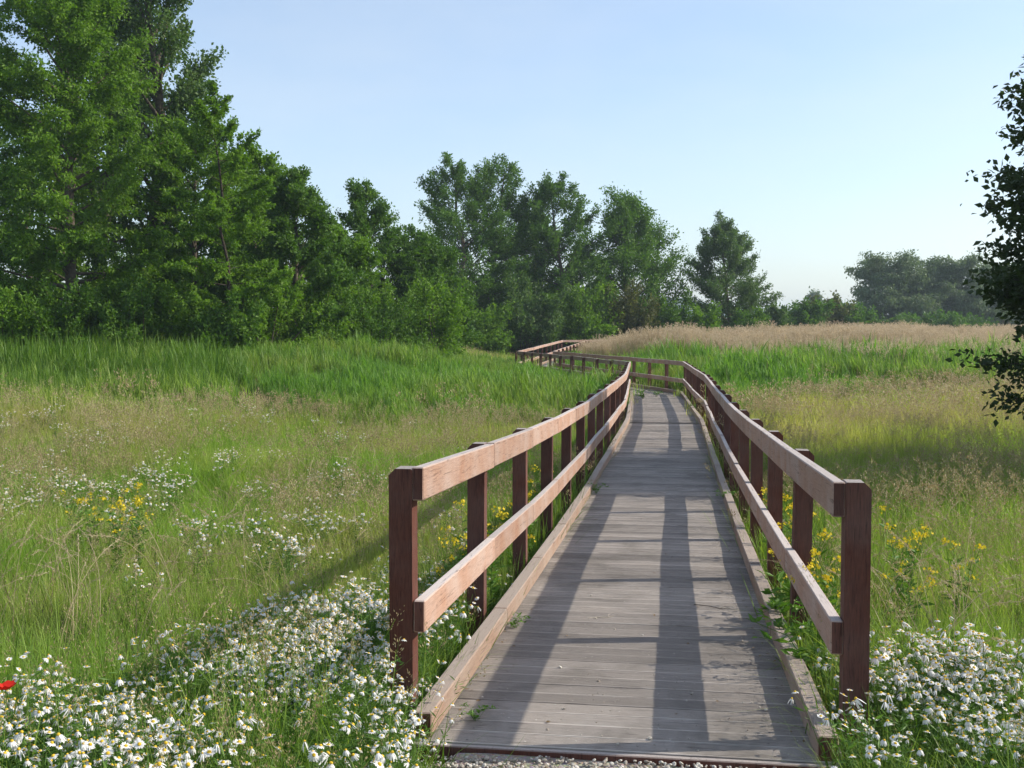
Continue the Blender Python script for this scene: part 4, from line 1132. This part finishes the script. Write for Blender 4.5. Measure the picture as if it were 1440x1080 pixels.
BK = (M_bark,)
TREES = [  # name, label, px, top, d, half width px, kind, leaf material, n1, n2, nl, leaf size, start, blossom
    ('broadleaf_tree', 'huge light green tree with drooping foliage filling the left side', 88, -45, 39, 128, 'broad', L_light, 74, 15, 40, (.15, .075), .06, 0),
    ('broadleaf_tree', 'dark broad tree cut off by the left picture edge', -75, -120, 43, 150, 'broad', L_cherry, 66, 14, 36, (.16, .085), .05, 0),
    ('poplar_tree', 'tallest poplar with clumped leaves, its bare trunk showing against the sky', 216, -150, 46, 82, 'poplar', L_poplar, 44, 13, 42, (.15, .11), .10, 0),
    ('poplar_tree', 'poplar half hidden behind the huge light green tree', 150, -70, 49, 95, 'poplar', L_poplar, 44, 13, 38, (.16, .11), .10, 0),
    ('broadleaf_tree', 'rounded green tree between the tall poplar and the slender young tree', 268, 165, 43.5, 88, 'broad', L_light, 56, 13, 36, (.14, .075), .05, 0),
    ('young_cherry_tree', 'slender young tree with thin bare trunk and layered tip branches', 322, 128, 38.5, 80, 'slender', L_light, 50, 11, 32, (.12, .065), .06, 0),
    ('cherry_tree', 'dark tree with level branches just right of the slender young tree', 412, 240, 42, 78, 'cherry', L_cherry, 50, 12, 34, (.13, .075), .05, 0),
    ('cherry_tree', 'light green tree behind the slender young tree with leaves down to the ground', 368, 215, 46, 85, 'cherry', L_light, 46, 12, 34, (.14, .08), .04, 0),
    ('cherry_tree', 'spiky topped tree standing alone between grove and central trees', 522, 262, 52, 80, 'cherry', L_cherry, 46, 11, 34, (.14, .08), .05, 0),
    ('broadleaf_tree', 'low bright green tree left of the spiky topped one', 470, 318, 47, 62, 'broad', L_light, 42, 11, 34, (.14, .08), .04, 0),
    ('cherry_tree', 'low dark tree in the dip right of the spiky topped one', 590, 325, 54, 76, 'cherry', L_cherry, 42, 11, 34, (.15, .085), .04, 0),
    ('cherry_tree', 'tallest pointed tree of the central group', 648, 220, 57, 88, 'cherry', L_cherry, 56, 12, 34, (.14, .075), .06, 0),
    ('cherry_tree', 'thin topped tree just right of the tallest central one', 697, 230, 61, 84, 'cherry', L_cherry, 44, 11, 28, (.15, .08), .06, 0),
    ('cherry_tree', 'full dark tree right of centre with pointed top', 788, 250, 60, 92, 'cherry', L_cherry, 56, 12, 36, (.15, .08), .04, 0),
    ('cherry_tree', 'lighter green tree between the thin topped and the full dark tree', 742, 300, 64, 72, 'cherry', L_light, 42, 11, 32, (.16, .09), .04, 0),
    ('broadleaf_tree', 'upright bright green tree near the right end of the group', 880, 270, 62, 50, 'poplar', L_bush, 44, 12, 34, (.15, .09), .04, 0),
    ('broadleaf_tree', 'airy tree at the right end of the central group', 922, 312, 65, 44, 'poplar', L_cherry, 30, 10, 20, (.15, .09), .06, 0),
    ('cherry_tree', 'lone cone shaped tree standing apart in the reeds', 1028, 306, 88, 62, 'cherry', L_poplar, 66, 13, 32, (.19, .09), .06, 0),
    ('willow_tree', 'grey green willow with tall rounded crown beyond the reeds', 1252, 358, 140, 58, 'willow', L_willow, 52, 13, 30, (.34, .16), .05, 0),
    ('willow_tree', 'lower grey willow between the two rounded crowns', 1308, 382, 146, 50, 'willow', L_willow, 42, 12, 30, (.36, .17), .05, 0),
    ('willow_tree', 'grey green willow just left of the dark near tree', 1352, 362, 141, 52, 'willow', L_willow, 50, 13, 30, (.34, .16), .05, 0),
    ('willow_tree', 'willow mostly hidden behind the dark near tree', 1415, 372, 143, 56, 'willow', L_willow, 46, 12, 30, (.35, .17), .05, 0),
    ('poplar_tree', 'tiny far poplar on the horizon, the fuller one', 1143, 410, 330, 11, 'poplar', L_willow, 22, 8, 16, (.8, .5), .1, 0),
    ('poplar_tree', 'tiny far poplar on the horizon, the thinner one', 1176, 418, 340, 6, 'poplar', L_willow, 18, 7, 14, (.7, .5), .1, 0),
    ('broadleaf_tree', 'shaded tree behind the left grove', 30, 160, 56, 130, 'broad', L_cherry, 40, 11, 30, (.2, .12), .03, 0),
    ('broadleaf_tree', 'shaded tree behind the grove by the slender young tree', 335, 285, 56, 110, 'broad', L_cherry, 40, 11, 30, (.2, .12), .03, 0),
]
BUSHES = [  # label, px, top, d, half width px, material, blossom
    ('leafy bush at the left picture edge below the big trees', 12, 395, 36.5, 75, L_light, 0),
    ('bush below the huge light green tree', 98, 400, 37, 72, L_bush, 0),
    ('bush below the tall poplar', 190, 392, 37.5, 74, L_bush, 0),
    ('bush left of the slender young tree trunk', 258, 400, 38.5, 58, L_light, 0),
    ('low bush standing in front of the slender young tree trunk', 318, 418, 37, 44, L_bush, 0),
    ('bush right of the slender young tree trunk', 372, 385, 40, 72, L_light, 0),
    ('bush spreading below the dark level branched tree', 440, 388, 43, 62, L_light, 0),
    ('bush at the foot of the spiky topped tree', 525, 395, 47, 66, L_bush, 0),
    ('bush in the dip before the central group', 600, 392, 50, 58, L_light, 0),
    ('low bush at the foot of the tallest central tree', 672, 428, 52, 46, L_light, 0),
    ('grey green willow bush below the central group', 745, 392, 55, 56, L_poplar, 0),
    ('elder bush with cream blossom right of centre', 822, 398, 57, 50, L_light, 26),
    ('elder bush turning brownish near the end of the group', 880, 392, 59, 46, L_olive, 22),
    ('bush at the right end of the central group', 930, 412, 61, 36, L_bush, 0),
    ('small bright bush left of the lone tree', 990, 430, 80, 24, L_light, 0),
    ('low bush at the foot of the lone tree', 1052, 436, 84, 30, L_bush, 0),
    ('small bush right of the lone tree', 1092, 430, 95, 20, L_poplar, 0),
    ('round bush left of the distant shrubs', 1130, 424, 104, 28, L_bush, 0),
    ('reddish tinged shrub in the distant row', 1160, 416, 112, 34, L_olive, 0),
    ('dark green shrub before the willows', 1196, 428, 112, 36, L_bush, 0),
    ('small pale shrub in front of the willows', 1262, 446, 110, 30, L_poplar, 0),
    ('shrub under the willows beside the dark near tree', 1330, 440, 120, 60, L_cherry, 0),
    ('shaded bush in the dark under the huge light green tree', 50, 370, 42, 80, L_cherry, 0),
    ('shaded bush in the dark under the poplars', 160, 360, 44, 80, L_cherry, 0),
    ('shaded bush in the dark behind the slender young tree', 300, 360, 44, 70, L_cherry, 0),
    ('shaded bush behind the tallest central tree', 640, 385, 62, 70, L_cherry, 0),
    ('shaded bush behind the full dark tree right of centre', 780, 385, 64, 70, L_cherry, 0),
]
for i, (nm, lab, px, top, d, hw, kind, lm, n1, n2, nl, ls, st, bl) in enumerate(TREES):
    if 600 < px < 960 and d < 70: d += 22; ls = (ls[0] * 1.25, ls[1] * 1.25)
    x, y, H, W = by_px(px, top, d, hw)
    g = 'distant trees beyond the reeds' if d > 100 else ('trees along the left and centre of the meadow' if px < 960 else None)
    if kind == 'willow': hw *= 1.0; W *= 1.3; n1 += 16; n2 += 3
    nl = int(nl * (1.4 if d < 70 else 1.15))
    tree(nm, lab, g, x, y, H, W, (M_barkd if kind == 'slender' else M_bark, lm), kind, n1 + (14 if kind == 'cherry' else 0), n2 + 2, nl, ls, st, i, bl)
for i, (lab, px, top, d, hw, lm, bl) in enumerate(BUSHES):
    if 600 < px < 960: d += 22
    x, y, H, W = by_px(px, top, d, hw)
    s = d / 45.0
    tree('bush', lab, 'bushes at the foot of the trees', x, y, H, W, (M_bark, lm), 'bush', 30, 10, 30, (.13 * max(1, s), .075 * max(1, s)), 0, 200 + i, bl, cat='bush')
# the dark near tree at the right picture edge; its crown shades the grass and the walk
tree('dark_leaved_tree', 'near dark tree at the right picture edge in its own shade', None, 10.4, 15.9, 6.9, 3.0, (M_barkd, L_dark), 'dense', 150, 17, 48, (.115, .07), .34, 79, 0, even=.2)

# ------------------------------------------------------------------ haze
def haze():
    m, nt, out = newmat('haze_air')
    v = nt.nodes.new('ShaderNodeVolumePrincipled')
    v.inputs['Color'].default_value = (0.74, 0.87, 1.0, 1); v.inputs['Density'].default_value = 0.00045; v.inputs['Anisotropy'].default_value = 0.3
    nt.links.new(v.outputs[0], out.inputs['Volume'])
    mb = MB()
    x, y0, y1, z0, z1 = 1600, -320, 2050, -3, 45
    V = [(-x, y0, z0), (x, y0, z0), (x, y1, z0), (-x, y1, z0), (-x, y0, z1), (x, y0, z1), (x, y1, z1), (-x, y1, z1)]
    mb.add(V, [[3, 2, 1, 0], [4, 5, 6, 7], [0, 1, 5, 4], [1, 2, 6, 5], [2, 3, 7, 6], [3, 0, 4, 7]])
    tag(link('haze', mb.mesh('haze', [m])), 'thin summer haze over the whole meadow', kind='stuff')
haze()
